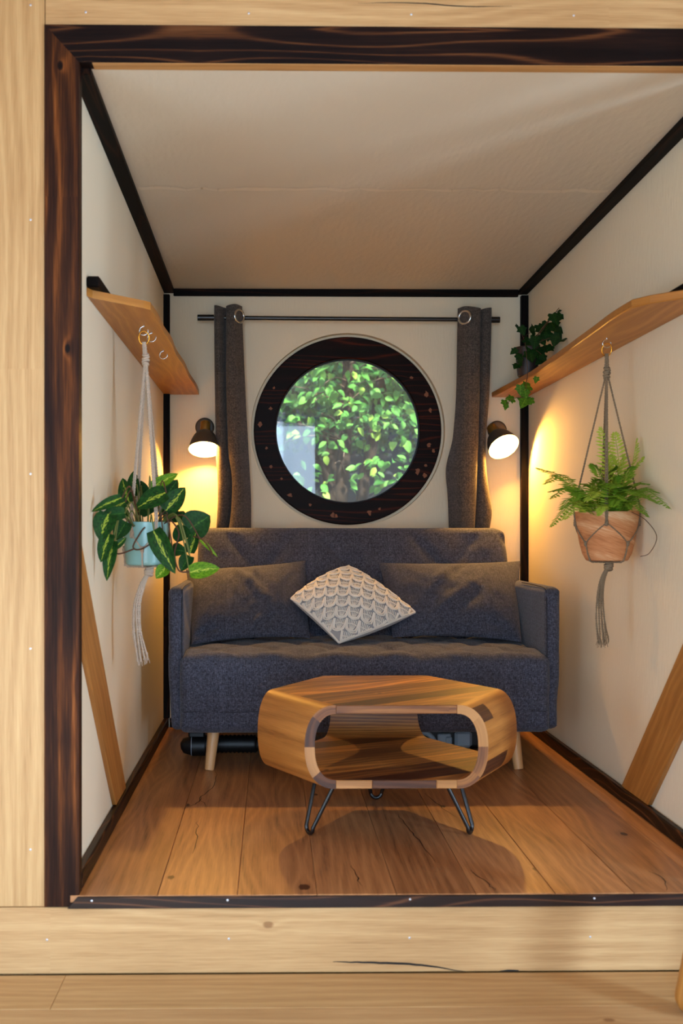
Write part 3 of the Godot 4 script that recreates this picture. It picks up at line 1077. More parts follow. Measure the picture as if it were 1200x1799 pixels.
# ------------------------------------------------------------------ the wood outside
func outside():
	var g := MB.new()
	g.grid(func(u: float, v: float) -> Vector3:
		var x := lerpf(-14.0, 14.0, u)
		var z := lerpf(-2.6, -26.0, v)
		return Vector3(x, -0.9 + pow(maxf(0.0, -z - 7.0), 1.6) * 0.16 + 0.15 * sin(x * 1.3) * cos(z * 0.9), z), 40, 40)
	for k in g.n.size():
		if g.n[k].y < 0:
			g.n[k] = -g.n[k]
	var ix := g.ix
	g.ix = PackedInt32Array()
	for k in range(0, ix.size(), 3):
		g.tri(ix[k], ix[k + 1], ix[k + 2])
	struct("ground", g, M.earth, "dark shaded slope of the wood outside the round window", "ground")

	var leaf_meshes := []
	for k in 4:
		leaf_meshes.push_back(blade(0.072 + 0.006 * k, 0.043 + 0.004 * k, 0.12 + 0.1 * k, 0.12 + 0.1 * k, 4).mesh())
	# nearest tree: forked stem just outside, its sprays fill the window
	var t := thing("tree", "young leafy tree with a forked stem close behind the round window", "tree", Vector3(0.56, -0.9, -6.2))
	var tr := MB.new()
	tr.tube(spline([Vector3(0.50, -0.95, -6.2), Vector3(0.54, 0.6, -6.2), Vector3(0.56, 1.1, -6.2), Vector3(0.60, 1.7, -6.22), Vector3(0.63, 2.4, -6.25), Vector3(0.58, 3.4, -6.3)]), 0.055, 10)
	tr.tube(spline([Vector3(0.53, 0.9, -6.2), Vector3(0.46, 1.2, -6.17), Vector3(0.33, 1.44, -6.1), Vector3(0.2, 1.7, -6.05)]), [0.034, 0.034, 0.033, 0.032, 0.031, 0.03, 0.03, 0.029, 0.028, 0.027, 0.027, 0.026, 0.026, 0.025, 0.024, 0.023, 0.022, 0.02, 0.018], 8)
	tr.tube(spline([Vector3(0.74, -0.9, -6.6), Vector3(0.76, 1.0, -6.6), Vector3(0.84, 1.5, -6.6), Vector3(0.95, 2.2, -6.6)]), 0.05, 8)
	put("trunk", tr, M.bark, t)
	var tw := MB.new()
	for k in 26:
		var y := rnd(1.0, 2.4)
		var b := Vector3(0.56 + 0.03 * y, y, -6.2)
		var e := b + Vector3(rnd(-0.75, 0.75), rnd(-0.1, 0.25), rnd(-0.2, 0.8))
		tw.tube(spline([b, (b + e) * 0.5 + Vector3(0, 0.06, 0), e], 4), 0.0045, 5)
	put("branch", tw, M.twig, t)
	# sprays: centre, half size, leaves
	var sprays := [[0.50, 2.06, 0.42, 0.08, 34], [0.86, 2.0, 0.26, 0.12, 22], [0.42, 1.86, 0.30, 0.10, 28], [0.80, 1.80, 0.34, 0.08, 36], [0.64, 1.68, 0.40, 0.07, 42],
		[0.30, 1.70, 0.20, 0.10, 16], [0.95, 1.62, 0.2, 0.08, 16], [0.88, 1.36, 0.28, 0.09, 34], [0.98, 1.22, 0.18, 0.06, 12], [0.34, 1.17, 0.1, 0.04, 7], [0.53, 1.27, 0.1, 0.05, 6], [0.20, 1.36, 0.16, 0.09, 14], [0.24, 1.06, 0.12, 0.05, 8], [0.45, 1.52, 0.12, 0.06, 9]]
	var count := 0
	for s in sprays:
		for k in s[4]:
			var a := rnd(0, TAU)
			var r := sqrt(rng.randf())
			var p := Vector3(s[0] + cos(a) * r * s[2], s[1] + sin(a) * r * s[3] - 0.10 * r * r, -5.75 + rnd(-0.35, 0.35))
			var d := Vector3(cos(a) * 0.9 + rnd(-0.6, 0.6), -0.35 + rnd(-0.5, 0.45), rnd(-0.2, 0.7))
			var n := Vector3(rnd(-0.5, 0.5), rnd(0.2, 1.0), rnd(0.3, 1.0))
			var mm: Material = M.tree_leaf[[0, 0, 1, 1, 2, 3][rng.randi() % 6]]
			add_leaf(t, "leaf", leaf_meshes[rng.randi() % 4], mm, p - t.position, aim(d, n), rnd(0.8, 1.25))
			count += 1
	# the rest of its crown and the trees behind
	foliage(t, leaf_meshes, 4200, Vector3(0.6, 3.75, -6.2), Vector3(2.6, 1.2, 1.5), 1.0, t.position)
	foliage(t, leaf_meshes, 700, Vector3(0.6, 2.08, -6.7), Vector3(1.3, 0.24, 0.4), 1.0, t.position)
	foliage(t, leaf_meshes, 2200, Vector3(0.6, 4.0, -3.9), Vector3(3.2, 1.2, 1.6), 1.7, t.position)
	var far := [[0.66, -10.0, 0.11, "straight brown trunk seen through the upper half of the round window"], [-0.15, -9.0, 0.10, "pale brown trunk at the left edge of the round window view"], [2.1, -11.5, 0.13, "grey trunk beyond the right edge of the round window view"]]
	for f in far:
		var o := thing("tree", f[3], "tree", Vector3(f[0], -0.6, f[1]))
		var m2 := MB.new()
		m2.tube(spline([Vector3(f[0], -0.8, f[1]), Vector3(f[0] + 0.04, 2.0, f[1]), Vector3(f[0] - 0.02, 4.5, f[1]), Vector3(f[0] + 0.1, 7.5, f[1])]), f[2], 10)
		put("trunk", m2, M.bark, o)
		foliage(o, leaf_meshes, 3600, Vector3(f[0], 3.4, f[1] - 0.3), Vector3(2.4, 1.7, 0.9), 1.2, o.position, true)
		foliage(o, leaf_meshes, 400, Vector3(f[0], 2.3, f[1] - 1.2), Vector3(1.8, 0.6, 0.5), 1.2, o.position, true)

func foliage(parent: Node3D, meshes: Array, count: int, c: Vector3, half: Vector3, s: float, origin: Vector3, dark := false):
	for q in 2:
		var mm := MultiMesh.new()
		mm.transform_format = MultiMesh.TRANSFORM_3D
		mm.mesh = meshes[q * 2]
		mm.instance_count = count / 2
		for k in count / 2:
			var d := Vector3(rnd(-1, 1), rnd(-1, 1), rnd(-1, 1))
			d = d.normalized() * pow(rng.randf(), 0.4)
			var B := aim(Vector3(rnd(-1, 1), rnd(-1.2, 0.3), rnd(-0.6, 1)), Vector3(rnd(-0.6, 0.6), rnd(0.2, 1), rnd(0.1, 1)))
			mm.set_instance_transform(k, Transform3D(B * Basis.from_scale(Vector3.ONE * s * rnd(0.8, 1.3)), c + d * half - origin))
		var o := MultiMeshInstance3D.new()
		o.name = numbered("foliage", parent)
		o.multimesh = mm
		o.material_override = M.tree_dark if dark else M.tree_leaf[q * 2 if q == 1 else 1]
		o.set_meta("kind", "stuff")
		parent.add_child(o)

# ------------------------------------------------------------------ soft bodies
# rounded bar along local x: section = rounded rectangle (y, z) with radius rp, ends rounded by re; disp(point, normal) moves the skin
func soft(mb: MB, c: Vector3, s: Vector3, rp: float, re: float, B := Basis(), nl := 24, ns := 8, disp = null):
	var h := s * 0.5
	var sec := []      # [y, z, inner y, inner z]
	var cy := h.y - rp
	var cz := h.z - rp
	var corners := [[cy, cz, 0.0], [-cy, cz, -PI / 2], [-cy, -cz, -PI], [cy, -cz, -PI * 1.5]]
	for q in 4:
		var k: Array = corners[q]
		for i in 7:
			var a: float = k[2] + PI / 2 - (PI / 2) * i / 6.0
			sec.push_back(Vector2(k[0] + rp * sin(a), k[1] + rp * cos(a)) if false else Vector2(k[0] + rp * cos(PI / 2 - a), k[1] + rp * sin(PI / 2 - a)))
		var nx: Array = corners[(q + 1) % 4]
		var a2: float = k[2]
		var p0: Vector2 = sec[sec.size() - 1]
		var an: float = nx[2] + PI / 2
		var p1 := Vector2(nx[0] + rp * cos(PI / 2 - an), nx[1] + rp * sin(PI / 2 - an))
		for i in range(1, ns):
			sec.push_back(p0.lerp(p1, float(i) / ns))
	sec.push_back(sec[0])
	var xs := [[-h.x, 1e9], [-h.x, re * 1.6], [-h.x, re]]
	for i in range(1, 5):
		var a := PI / 2 * i / 5.0
		xs.push_back([-h.x + re * (1 - cos(a)), re * (1 - sin(a))])
	for i in nl + 1:
		xs.push_back([lerpf(-h.x + re, h.x - re, float(i) / nl), 0.0])
	var m := xs.size()
	for i in range(6, -1, -1):
		xs.push_back([-xs[i][0], xs[i][1]])
	var P := []
	for p in sec:
		var row := PackedVector3Array()
		for x in xs:
			var q := Vector2.ZERO
			if x[1] < 1e8:
				q = Vector2(signf(p.x) * maxf(0.0, absf(p.x) - x[1] * absf(p.x) / h.y), signf(p.y) * maxf(0.0, absf(p.y) - x[1] * absf(p.y) / h.z))
				# inset by a constant width
				q = Vector2(clampf(p.x, -(h.y - x[1]), h.y - x[1]), clampf(p.y, -(h.z - x[1]), h.z - x[1]))
			var v3 := Vector3(x[0], q.x, q.y)
			if disp != null:
				v3 = disp.call(v3)
			row.push_back(c + B * v3)
		P.push_back(row)
	mb.grid_points(P, true, false)
	fix_out(mb, c)

func fix_out(mb: MB, c: Vector3):
	# decide once from the majority whether the normals point out; turn them over if not
	var vote := 0.0
	for k in mb.v.size():
		vote += mb.n[k].dot(mb.v[k] - c)
	if vote < 0.0:
		for k in mb.n.size():
			mb.n[k] = -mb.n[k]
		var ix := mb.ix
		mb.ix = PackedInt32Array()
		for k in range(0, ix.size(), 3):
			mb.tri(ix[k], ix[k + 1], ix[k + 2])

# depth of quilting at a place on the cloth: stitched diamonds with a tuft at each crossing
func quilt(a: float, b: float, wa: float, wb: float) -> float:
	var p := a / wa + b / wb
	var q := a / wa - b / wb
	var dp := absf(p - roundf(p)) * 0.5 * minf(wa, wb)
	var dq := absf(q - roundf(q)) * 0.5 * minf(wa, wb)
	var g := -0.007 * exp(-dp * dp / 0.00012) - 0.007 * exp(-dq * dq / 0.00012)
	var puff := 0.006 * absf(sin(p * PI)) * absf(sin(q * PI))
	return maxf(g, -0.010) + puff

func sofa():
	var t := thing("sofa", "dark blue grey two-seat sofa with quilted seat and beech legs against the back wall", "sofa", Vector3(0.307, 0, -1.5))
	var wr := noise(5, 1.0, 3)
	# seat
	var mb := MB.new()
	soft(mb, Vector3(0.307, 0.268, -1.425), Vector3(1.222, 0.262, 0.60), 0.045, 0.03, Basis(), 110, 30, func(p: Vector3) -> Vector3:
		var w := wr.get_noise_3d(p.x * 9.0, p.y * 9.0, p.z * 9.0)
		if p.y > 0.08:
			p.y += quilt(p.x, p.z - 0.05, 0.20, 0.24) * (0.35 + 0.4 * smoothstep(0.30, 0.15, p.z)) + w * 0.006 + 0.012 * (1.0 - pow(absf(p.x) / 0.62, 2.0)) * smoothstep(0.3, 0.1, p.z)
		if p.z > 0.25:
			var k := smoothstep(-0.12, -0.05, p.y) * 0.55
			p.z += quilt(p.x, p.y + 0.02, 0.20, 0.24) * k + w * 0.004 + 0.008 * (1.0 - p.y * p.y / 0.018)
		return p)
	var seat := put("seat", mb, M.sofa, t)
	mb = MB.new()
	var line := []
	for k in 25:
		line.push_back(Vector3(lerpf(-0.285, 0.90, k / 24.0), 0.213 + 0.002 * sin(k * 1.7), -1.1185))
	mb.tube(line, 0.0013, 6)
	put("seam", mb, M.seam, seat)
	# backrest, leaning
	mb = MB.new()
	var ang := -0.43
	soft(mb, Vector3(0.3145, 0.575, -1.772), Vector3(1.21, 0.50, 0.12), 0.04, 0.032, Basis(Vector3.RIGHT, ang), 110, 26, func(p: Vector3) -> Vector3:
		var w := wr.get_noise_3d(p.x * 8.0 + 40.0, p.y * 8.0, p.z * 8.0)
		if p.z > 0.02:
			p.z += quilt(p.x, p.y - 0.05, 0.36, 0.44) * 1.1 * smoothstep(0.25, 0.17, p.y) + w * 0.004 + 0.012
		var cx := maxf(0.0, absf(p.x) - 0.55) / 0.055
		if p.y > 0.15:
			p.y -= 0.022 * cx * cx * clampf((p.y - 0.15) / 0.1, 0, 1)
		return p)
	put("backrest", mb, M.sofa, t)
	# arms
	for sx in [-1.0, 1.0]:
		mb = MB.new()
		var x: float = -0.3185 if sx < 0 else 0.9325
		soft(mb, Vector3(x, 0.381, -1.56), Vector3(0.050, 0.478, 0.82), 0.048, 0.021, Basis(), 4, 14, func(p: Vector3) -> Vector3:
			var w := wr.get_noise_3d(p.x * 6.0 + sx * 30.0, p.y * 6.0, p.z * 6.0)
			if p.z > 0.2 and p.y < 0.0:
				p.x += -sx * 0.010 * smoothstep(0.0, -0.24, p.y)
			p.x += w * 0.004
			return p)
		var arm := put("armrest", mb, M.sofa, t)
		mb = MB.new()
		var pip := spline([Vector3(x - sx * 0.021, 0.16, -1.152), Vector3(x - sx * 0.021, 0.50, -1.152), Vector3(x - sx * 0.021, 0.588, -1.160), Vector3(x - sx * 0.021, 0.616, -1.20), Vector3(x - sx * 0.021, 0.6185, -1.5)], 8)
		mb.tube(pip, 0.0016, 6)
		put("piping", mb, M.seam, arm)
	# underframe and legs
	mb = MB.new()
	mb.box(Vector3(0.307, 0.155, -1.53), Vector3(1.16, 0.03, 0.74), 0.004)
	put("underframe", mb, M.rubber, t)
	for l in [[Vector3(-0.212, 0.0, -1.226), Vector3(-0.197, 0.142, -1.245)], [Vector3(0.835, 0.0, -1.226), Vector3(0.820, 0.142, -1.245)], [Vector3(-0.215, 0.0, -1.84), Vector3(-0.2, 0.142, -1.82)], [Vector3(0.838, 0.0, -1.84), Vector3(0.823, 0.142, -1.82)]]:
		mb = MB.new()
		var d: Vector3 = l[1] - l[0]
		mb.tube([l[0], l[0] + d * 0.012, l[0] + d * 0.5, l[1]], [0.0145, 0.0162, 0.0185, 0.0212], 20)
		for k in mb.t.size():
			mb.t[k] = Vector2(mb.t[k].x * 0.35, mb.v[k].y / 2.4)
		put("leg", mb, M.beech, t)

# cushion through four corners (seen from the front), puffed front and back
func pillow(c: Array, front: float, back: float, n: int, round_: float, disp: Callable) -> MB:
	var mb := MB.new()
	var tl: Vector3 = c[0]
	var tr: Vector3 = c[1]
	var br: Vector3 = c[2]
	var bl: Vector3 = c[3]
	var nrm := (tr - tl + br - bl).cross(tl - bl + tr - br).normalized()
	if nrm.z < 0:
		nrm = -nrm
	for side in [1.0, -1.0]:
		var P := []
		for i in n + 1:
			var row := PackedVector3Array()
			for j in n + 1:
				# closer rows near the seams
				var a := sin((float(i) / n - 0.5) * PI)
				var b := sin((float(j) / n - 0.5) * PI)
				var a2 := a * (1.0 - round_ * b * b)
				var b2 := b * (1.0 - round_ * a * a)
				a2 *= 1.0 - 0.06 * (1.0 - b * b)
				b2 *= 1.0 - 0.13 * (1.0 - a * a)
				var u := a2 * 0.5 + 0.5
				var v := b2 * 0.5 + 0.5
				var p: Vector3 = bl.lerp(br, u).lerp(tl.lerp(tr, u), v)
				var puff := pow(maxf(0.0, 1.0 - a * a), 0.55) * pow(maxf(0.0, 1.0 - b * b), 0.55)
				var h: float = puff * (front if side > 0 else back)
				if side > 0:
					h += disp.call(a, b, puff)
				p += nrm * side * h
				row.push_back(p)
			P.push_back(row)
		var s0 := mb.v.size()
		mb.grid_points(P)
		for k in range(s0, mb.v.size()):
			if mb.n[k].dot(nrm * side) < 0:
				mb.n[k] = -mb.n[k]
	var ix := mb.ix
	mb.ix = PackedInt32Array()
	for k in range(0, ix.size(), 3):
		mb.tri(ix[k], ix[k + 1], ix[k + 2])
	return mb

func crease(a: float, b: float, a0: float, b0: float, a1: float, b1: float, w: float) -> float:
	var p := Vector2(a, b)
	var s := Vector2(a0, b0)
	var e := Vector2(a1, b1)
	var t := clampf((p - s).dot(e - s) / (e - s).length_squared(), 0, 1)
	var d := p.distance_to(s.lerp(e, t))
	return exp(-d * d / (w * w)) * sin(PI * clampf(t, 0.04, 0.96))

const PN := 2.7      # cells of the knotted cushion, level
const QN := 2.5      # and upright

func sofa_cushions():
	var wr := noise(15, 1.0, 3)
	var o := put("cushion", pillow([Vector3(-0.340, 0.662, -1.735), Vector3(0.137, 0.698, -1.735), Vector3(0.143, 0.418, -1.44), Vector3(-0.292, 0.398, -1.40)], 0.065, 0.035, 72, 0.03, func(a, b, puff):
		var h: float = wr.get_noise_2d(a * 2.2, b * 1.3) * 0.006 * puff
		h += 0.014 * crease(a, b, -0.30, 0.98, 0.30, -0.35, 0.10) - 0.010 * crease(a, b, -0.10, 0.98, 0.42, -0.20, 0.08)
		h += 0.010 * crease(a, b, 0.15, 0.95, 0.05, 0.1, 0.07) - 0.012 * crease(a, b, 0.1, -1.0, 0.5, -0.5, 0.09) + 0.010 * crease(a, b, -0.05, -1.0, 0.25, -0.6, 0.06)
		h -= 0.010 * crease(a, b, -1.0, -0.9, -0.5, -0.75, 0.08)
		return h * minf(1.0, puff * 2.5)), M.cushion)
	tag(o, "creased dark grey rectangular cushion leaning at the left arm of the sofa", "cushion", "dark grey cushions on the sofa")
	o = put("cushion", pillow([Vector3(0.402, 0.688, -1.735), Vector3(0.970, 0.696, -1.735), Vector3(0.896, 0.404, -1.41), Vector3(0.425, 0.420, -1.44)], 0.07, 0.035, 72, 0.03, func(a, b, puff):
		var h: float = wr.get_noise_2d(a * 2.0 + 30.0, b * 1.3) * 0.006 * puff
		h += 0.013 * crease(a, b, 0.15, 0.95, -0.5, -0.3, 0.10) - 0.012 * crease(a, b, 0.22, 0.98, -0.1, 0.2, 0.09)
		h += 0.012 * crease(a, b, 0.35, 0.3, -0.35, -0.75, 0.10) - 0.010 * crease(a, b, 0.5, 0.1, -0.1, -0.8, 0.09)
		h -= 0.008 * crease(a, b, 0.9, -0.9, 0.3, -0.7, 0.08)
		return h * minf(1.0, puff * 2.5)), M.cushion)
	tag(o, "dark grey rectangular cushion leaning at the right arm of the sofa", "cushion", "dark grey cushions on the sofa")
	# knotted cream cushion standing on one corner: corners top, right, bottom, left
	var white := thing("knotted_cushion", "cream macrame cushion standing on its corner in the middle of the sofa", "cushion", Vector3(0.25, 0.41, -1.4))
	var cc := [Vector3(0.292, 0.690, -1.70), Vector3(0.556, 0.505, -1.475), Vector3(0.222, 0.398, -1.30), Vector3(0.040, 0.560, -1.505)]
	put("pad", pillow(cc, 0.077, 0.04, 64, 0.12, func(_a, _b, _puff): return 0.0), M.knit_back, white, "pale grey inner pad")
	# place on the front of the pad: p runs level across it, q up it, in cells
	var nrm: Vector3 = (cc[1] - cc[0] + cc[2] - cc[3]).cross(cc[0] - cc[3] + cc[1] - cc[2]).normalized()
	if nrm.z < 0:
		nrm = -nrm
	var on := func(p: float, q: float, lift: float) -> Vector3:
		var a: float = clampf((p / PN - q / QN) * 0.5, -0.985, 0.985)
		var b: float = clampf((p / PN + q / QN) * 0.5, -0.985, 0.985)
		var a2 := a * (1.0 - 0.12 * b * b) * (1.0 - 0.06 * (1.0 - b * b))
		var b2 := b * (1.0 - 0.12 * a * a) * (1.0 - 0.13 * (1.0 - a * a))
		var base: Vector3 = cc[3].lerp(cc[2], a2 * 0.5 + 0.5).lerp(cc[0].lerp(cc[1], a2 * 0.5 + 0.5), b2 * 0.5 + 0.5)
		return base + nrm * (pow(maxf(0.0, 1.0 - a * a), 0.55) * pow(maxf(0.0, 1.0 - b * b), 0.55) * 0.078 + lift)
	var inside := func(p: float, q: float) -> bool:
		return absf(q / QN + p / PN) < 2.02 and absf(q / QN - p / PN) < 2.02
	var mb := MB.new()
	var pm := int(2.0 * PN)
	var qm := int(2.0 * QN)
	for k in range(-pm, pm + 1):
		for j in range(-qm, qm + 1):
			# p is shifted a little from row to row, as the knots are
			var p0 := k + 0.12 * sin(j * 1.3)
			var q0 := j + 0.10 * sin(k * 0.8)
			if not inside.call(p0 + 0.5, q0 + 0.5):
				continue
			# scalloped double cord under the cell and up its two sides
			for w in [0.0, 0.13]:
				var lo := []
				for e in [[-0.04 + w * 0.7, 0.96], [0.03 + w * 0.7, 0.45], [0.10 + w * 0.8, 0.14 + w * 0.7], [0.32, 0.02 + w], [0.5, -0.03 + w], [0.68, 0.02 + w], [0.90 - w * 0.8, 0.14 + w * 0.7], [0.97 - w * 0.7, 0.45], [1.04 - w * 0.7, 0.96]]:
					lo.push_back(on.call(p0 + e[0], q0 + e[1], 0.0060 if w == 0.0 else 0.0052))
				mb.tube(lo, 0.0031, 6, false)
			# fan of threads
			for f in 5:
				var x := (f + 0.5) / 5.0
				var top: Vector3 = on.call(p0 + 0.16 + 0.68 * x, q0 + 0.98, 0.0020)
				var mid: Vector3 = on.call(p0 + 0.20 + 0.60 * x, q0 + 0.58, 0.0034)
				var low: Vector3 = on.call(p0 + 0.38 + 0.24 * x, q0 + 0.22, 0.0016)
				mb.tube([top, mid, low], 0.0017, 5, false)
			mb.tube([on.call(p0 + 0.16, q0 + 0.60, 0.0038), on.call(p0 + 0.5, q0 + 0.64, 0.0050), on.call(p0 + 0.84, q0 + 0.60, 0.0038)], 0.0020, 5, false)
	# corded rim
	for e in 4:
		var r := []
		for i in 25:
			var f := lerpf(-0.99, 0.99, i / 24.0)
			var ab: Array = [[f, 0.99], [0.99, -f], [-f, -0.99], [-0.99, f]][e]
			r.push_back(on.call((ab[0] + ab[1]) * PN, (ab[1] - ab[0]) * QN, 0.001))
		mb.tube(r, 0.0042, 7)
	put("cover", mb, M.knit, white, "knotted cream cords")

# ------------------------------------------------------------------ coffee table
const TC := Vector3(0.312, 0, -0.579)

# band of one closed side: k turns it; pieces [phi0, phi1, s0, s1, material] as shares
func table_band(t: Node3D, k: int, pieces: Array, hw: Dictionary):
	var band := Node3D.new()
	band.name = numbered("side_band", t)
	t.add_child(band)
	var rot := Basis(Vector3.UP, TAU * k / 3.0)      # k = 0 is the back
	for pc in pieces:
		var mb := MB.new()
		var off := roff()
		var nf := maxi(3, int(24 * (pc[1] - pc[0])))
		var sk := []
		for shell in [0, 1]:
			var P := []
			for i in nf + 1:
				var row := PackedVector3Array()
				for j in 9:
					row.push_back(band_point(lerpf(pc[0], pc[1], float(i) / nf), lerpf(pc[2], pc[3], j / 8.0), shell, hw, rot))
				P.push_back(row)
			sk.push_back(P)
			var s0 := mb.v.size()
			mb.grid_points(P)
			for q in range(s0, mb.v.size()):
				var dir := mb.v[q] - band_point(0.5, 0.5, 2, hw, rot)
				dir -= (rot * Vector3.RIGHT) * dir.dot(rot * Vector3.RIGHT)
				var want := 1.0 if shell == 0 else -1.0
				if mb.n[q].dot(dir) * want < 0:
					mb.n[q] = -mb.n[q]
				var loc := rot.inverse() * (mb.v[q] - TC)
				mb.t[q] = Vector2((mb.t[q].x * (pc[1] - pc[0])) * 0.42 / 0.32, loc.x / 2.4) + off
			var ix := mb.ix
			mb.ix = PackedInt32Array()
			for q in range(0, ix.size(), 3):
				mb.tri(ix[q], ix[q + 1], ix[q + 2])
		# rims between outer and inner skin
		for e in [0, 8]:
			for i in nf:
				var q4 := [sk[0][i][e], sk[0][i + 1][e], sk[1][i + 1][e], sk[1][i][e]]
				var nn: Vector3 = (q4[1] - q4[0]).cross(q4[3] - q4[0]).normalized()
				if nn.dot((rot * Vector3.RIGHT) * (1.0 if e == 8 else -1.0)) < 0:
					nn = -nn
				mb.face(q4, nn, [off, off + Vector2(0, 0.01), off + Vector2(0.06, 0.01), off + Vector2(0.06, 0)])
		put("stave", mb, pc[4], band)

func band_point(f: float, s: float, shell: int, hw: Dictionary, rot: Basis) -> Vector3:
	var a := (f - 0.5) * PI
	var n := 0.88
	var cx := pow(maxf(cos(a), 0.0), n)
	var sy := signf(sin(a)) * pow(absf(sin(a)), n)
	var y: float
	var d: float
	if shell == 2:
		return TC + rot * Vector3(0, hw.ym, -hw.rt)
	if shell == 0:
		d = hw.rt + hw.bulge * cx
		y = hw.ym - hw.h * sy
	else:
		d = hw.rt + (hw.bulge - hw.th) * cx
		y = hw.ym - (hw.h - hw.th) * sy
	var send: float = (hw.P - 0.5 * d) / 0.8660254
	return TC + rot * Vector3(lerpf(-send, send, s), y, -d)

func coffee_table():
	var t := thing("coffee_table", "six-sided wooden coffee table with rounded sides and black hairpin legs", "table", TC)
	var hw := {"rt": 0.268, "bulge": 0.068, "th": 0.022, "ym": 0.263, "h": 0.105, "P": 0.272}
	# hexagon of top and bottom
	var hex := PackedVector2Array()
	var lines := []
	for k in 6:
		var a := -PI / 2 + k * PI / 3.0       # outward direction in (x, z); k even closed, k odd open
		lines.push_back([Vector2(cos(a), sin(a)), hw.rt + 0.001 if k % 2 == 0 else hw.P])
	for k in 6:
		var l0: Array = lines[k]
		var l1: Array = lines[(k + 1) % 6]
		var det: float = l0[0].x * l1[0].y - l0[0].y * l1[0].x
		hex.push_back(Vector2((l0[1] * l1[0].y - l1[1] * l0[0].y) / det, (l0[0].x * l1[1] - l1[0].x * l0[1]) / det))
	var tones := [M.table, M.table_mid, M.table, M.table_light, M.table_mid, M.table, M.table_dark, M.table, M.table_mid]
	var tones2 := [M.table_mid, M.table_dark, M.table, M.table_mid, M.table, M.table_light, M.table_mid, M.table_dark, M.table]
	for lv in [0, 1]:
		var slab := Node3D.new()
		slab.name = "top" if lv == 0 else "bottom"
		t.add_child(slab)
		var y1: float = hw.ym + hw.h if lv == 0 else hw.ym - hw.h + hw.th
		var dir := Vector2(cos(0.62), -sin(0.62)) if lv == 0 else Vector2(cos(0.45), -sin(0.45))
		var nrm := Vector2(-dir.y, dir.x)
		for i in 9:
			var a := -0.335 + 0.0745 * i
			var strip := PackedVector2Array([dir * -0.6 + nrm * a, dir * 0.6 + nrm * a, dir * 0.6 + nrm * (a + 0.0745), dir * -0.6 + nrm * (a + 0.0745)])
			for poly in Geometry2D.intersect_polygons(hex, strip):
				if poly.size() < 3:
					continue
				var mb := MB.new()
				mb.prism(poly, y1 - hw.th, y1, Transform3D(Basis(), TC), dir.angle_to(Vector2(0, 1)), roff())
				put("stave", mb, tones[i] if lv == 0 else tones2[i], slab)
	# front edges: short blocks of different wood
	var zf: float = TC.z + hw.P + 0.0006
	var half: float = (hw.rt - 0.5 * hw.P) / 0.8660254
	var blocks := [[-1.0, 1.0, hw.ym + hw.h - hw.th * 0.5, M.table_mid], [-1.0, -0.40, hw.ym - hw.h + hw.th * 0.5, M.table_pale], [-0.40, 0.66, hw.ym - hw.h + hw.th * 0.5, M.table_dark], [0.66, 1.0, hw.ym - hw.h + hw.th * 0.5, M.table_pale]]
	for b in blocks:
		var mb := MB.new()
		mb.box(Vector3(TC.x + (b[0] + b[1]) * 0.5 * half, b[2], zf - 0.004), Vector3((b[1] - b[0]) * half - 0.0006, hw.th - 0.0006, 0.010), 0.0015, 0, roff())
		put("edge_block", mb, b[3], t)
	table_band(t, 0, [[0.0, 0.5, 0.0, 1.0, M.table_mid], [0.5, 1.0, 0.0, 1.0, M.table]], hw)
	table_band(t, 1, [[0.0, 0.42, 0.0, 1.0, M.table_side], [0.42, 1.0, 0.0, 1.0, M.table_side]], hw)
	table_band(t, 2, [[0.0, 0.14, 0.0, 1.0, M.table_side], [0.14, 0.32, 0.70, 1.0, M.table_dark], [0.14, 0.32, 0.0, 0.70, M.table_side], [0.32, 0.60, 0.0, 1.0, M.table_side], [0.60, 0.78, 0.30, 1.0, M.table_dark], [0.60, 0.78, 0.0, 0.30, M.table_side], [0.78, 1.0, 0.0, 1.0, M.table_side]], hw)
	# laminated arcs on the front end faces
	for e in [[1, 0, [M.table_mid, M.table_dark, M.table_pale, M.table_dark]], [2, 8, [M.table_pale, M.table_pale, M.table_mid, M.table_mid]]]:
		var rot := Basis(Vector3.UP, TAU * e[0] / 3.0)
		var sh := 1.0 if e[1] == 8 else 0.0
		for q in 4:
			var mb := MB.new()
			var off := roff()
			for i in 6:
				var f0 := (q + i / 6.0) / 4.0
				var f1 := (q + (i + 1) / 6.0) / 4.0
				var zz := Vector3(0, 0, 0.0012)
				mb.face([band_point(f0, sh, 0, hw, rot) + zz, band_point(f1, sh, 0, hw, rot) + zz, band_point(f1, sh, 1, hw, rot) + zz, band_point(f0, sh, 1, hw, rot) + zz], Vector3(0, 0, 1),
					[off + Vector2(0, f0 * 0.1), off + Vector2(0, f1 * 0.1), off + Vector2(0.07, f1 * 0.1), off + Vector2(0.07, f0 * 0.1)])
			put("edge_block", mb, e[2][q], t)
	# hairpin legs under the three rounded sides
	for k in 3:
		var rot := Basis(Vector3.UP, TAU * k / 3.0)
		var pts := []
		var top := 0.160
		var r := 0.0165
		var foot := Vector3(0, 0.0055 + r, -0.246)
		pts.push_back(Vector3(-0.052, top, -0.188))
		for i in 13:
			var a := PI + PI * i / 12.0
			pts.push_back(foot + Vector3(cos(a) * r, sin(a) * r, 0))
		pts.push_back(Vector3(0.052, top, -0.188))
		var w := []
		for p in pts:
			w.push_back(TC + rot * p)
		var mb := MB.new()
		mb.tube(w, 0.0055, 10)
		var pl := TC + rot * Vector3(0, top - 0.0015, -0.188)
		mb.box(pl, Vector3(0.14, 0.003, 0.04), 0.0006, 0, Vector2.ZERO, rot)
		put("leg", mb, M.black_metal, t)

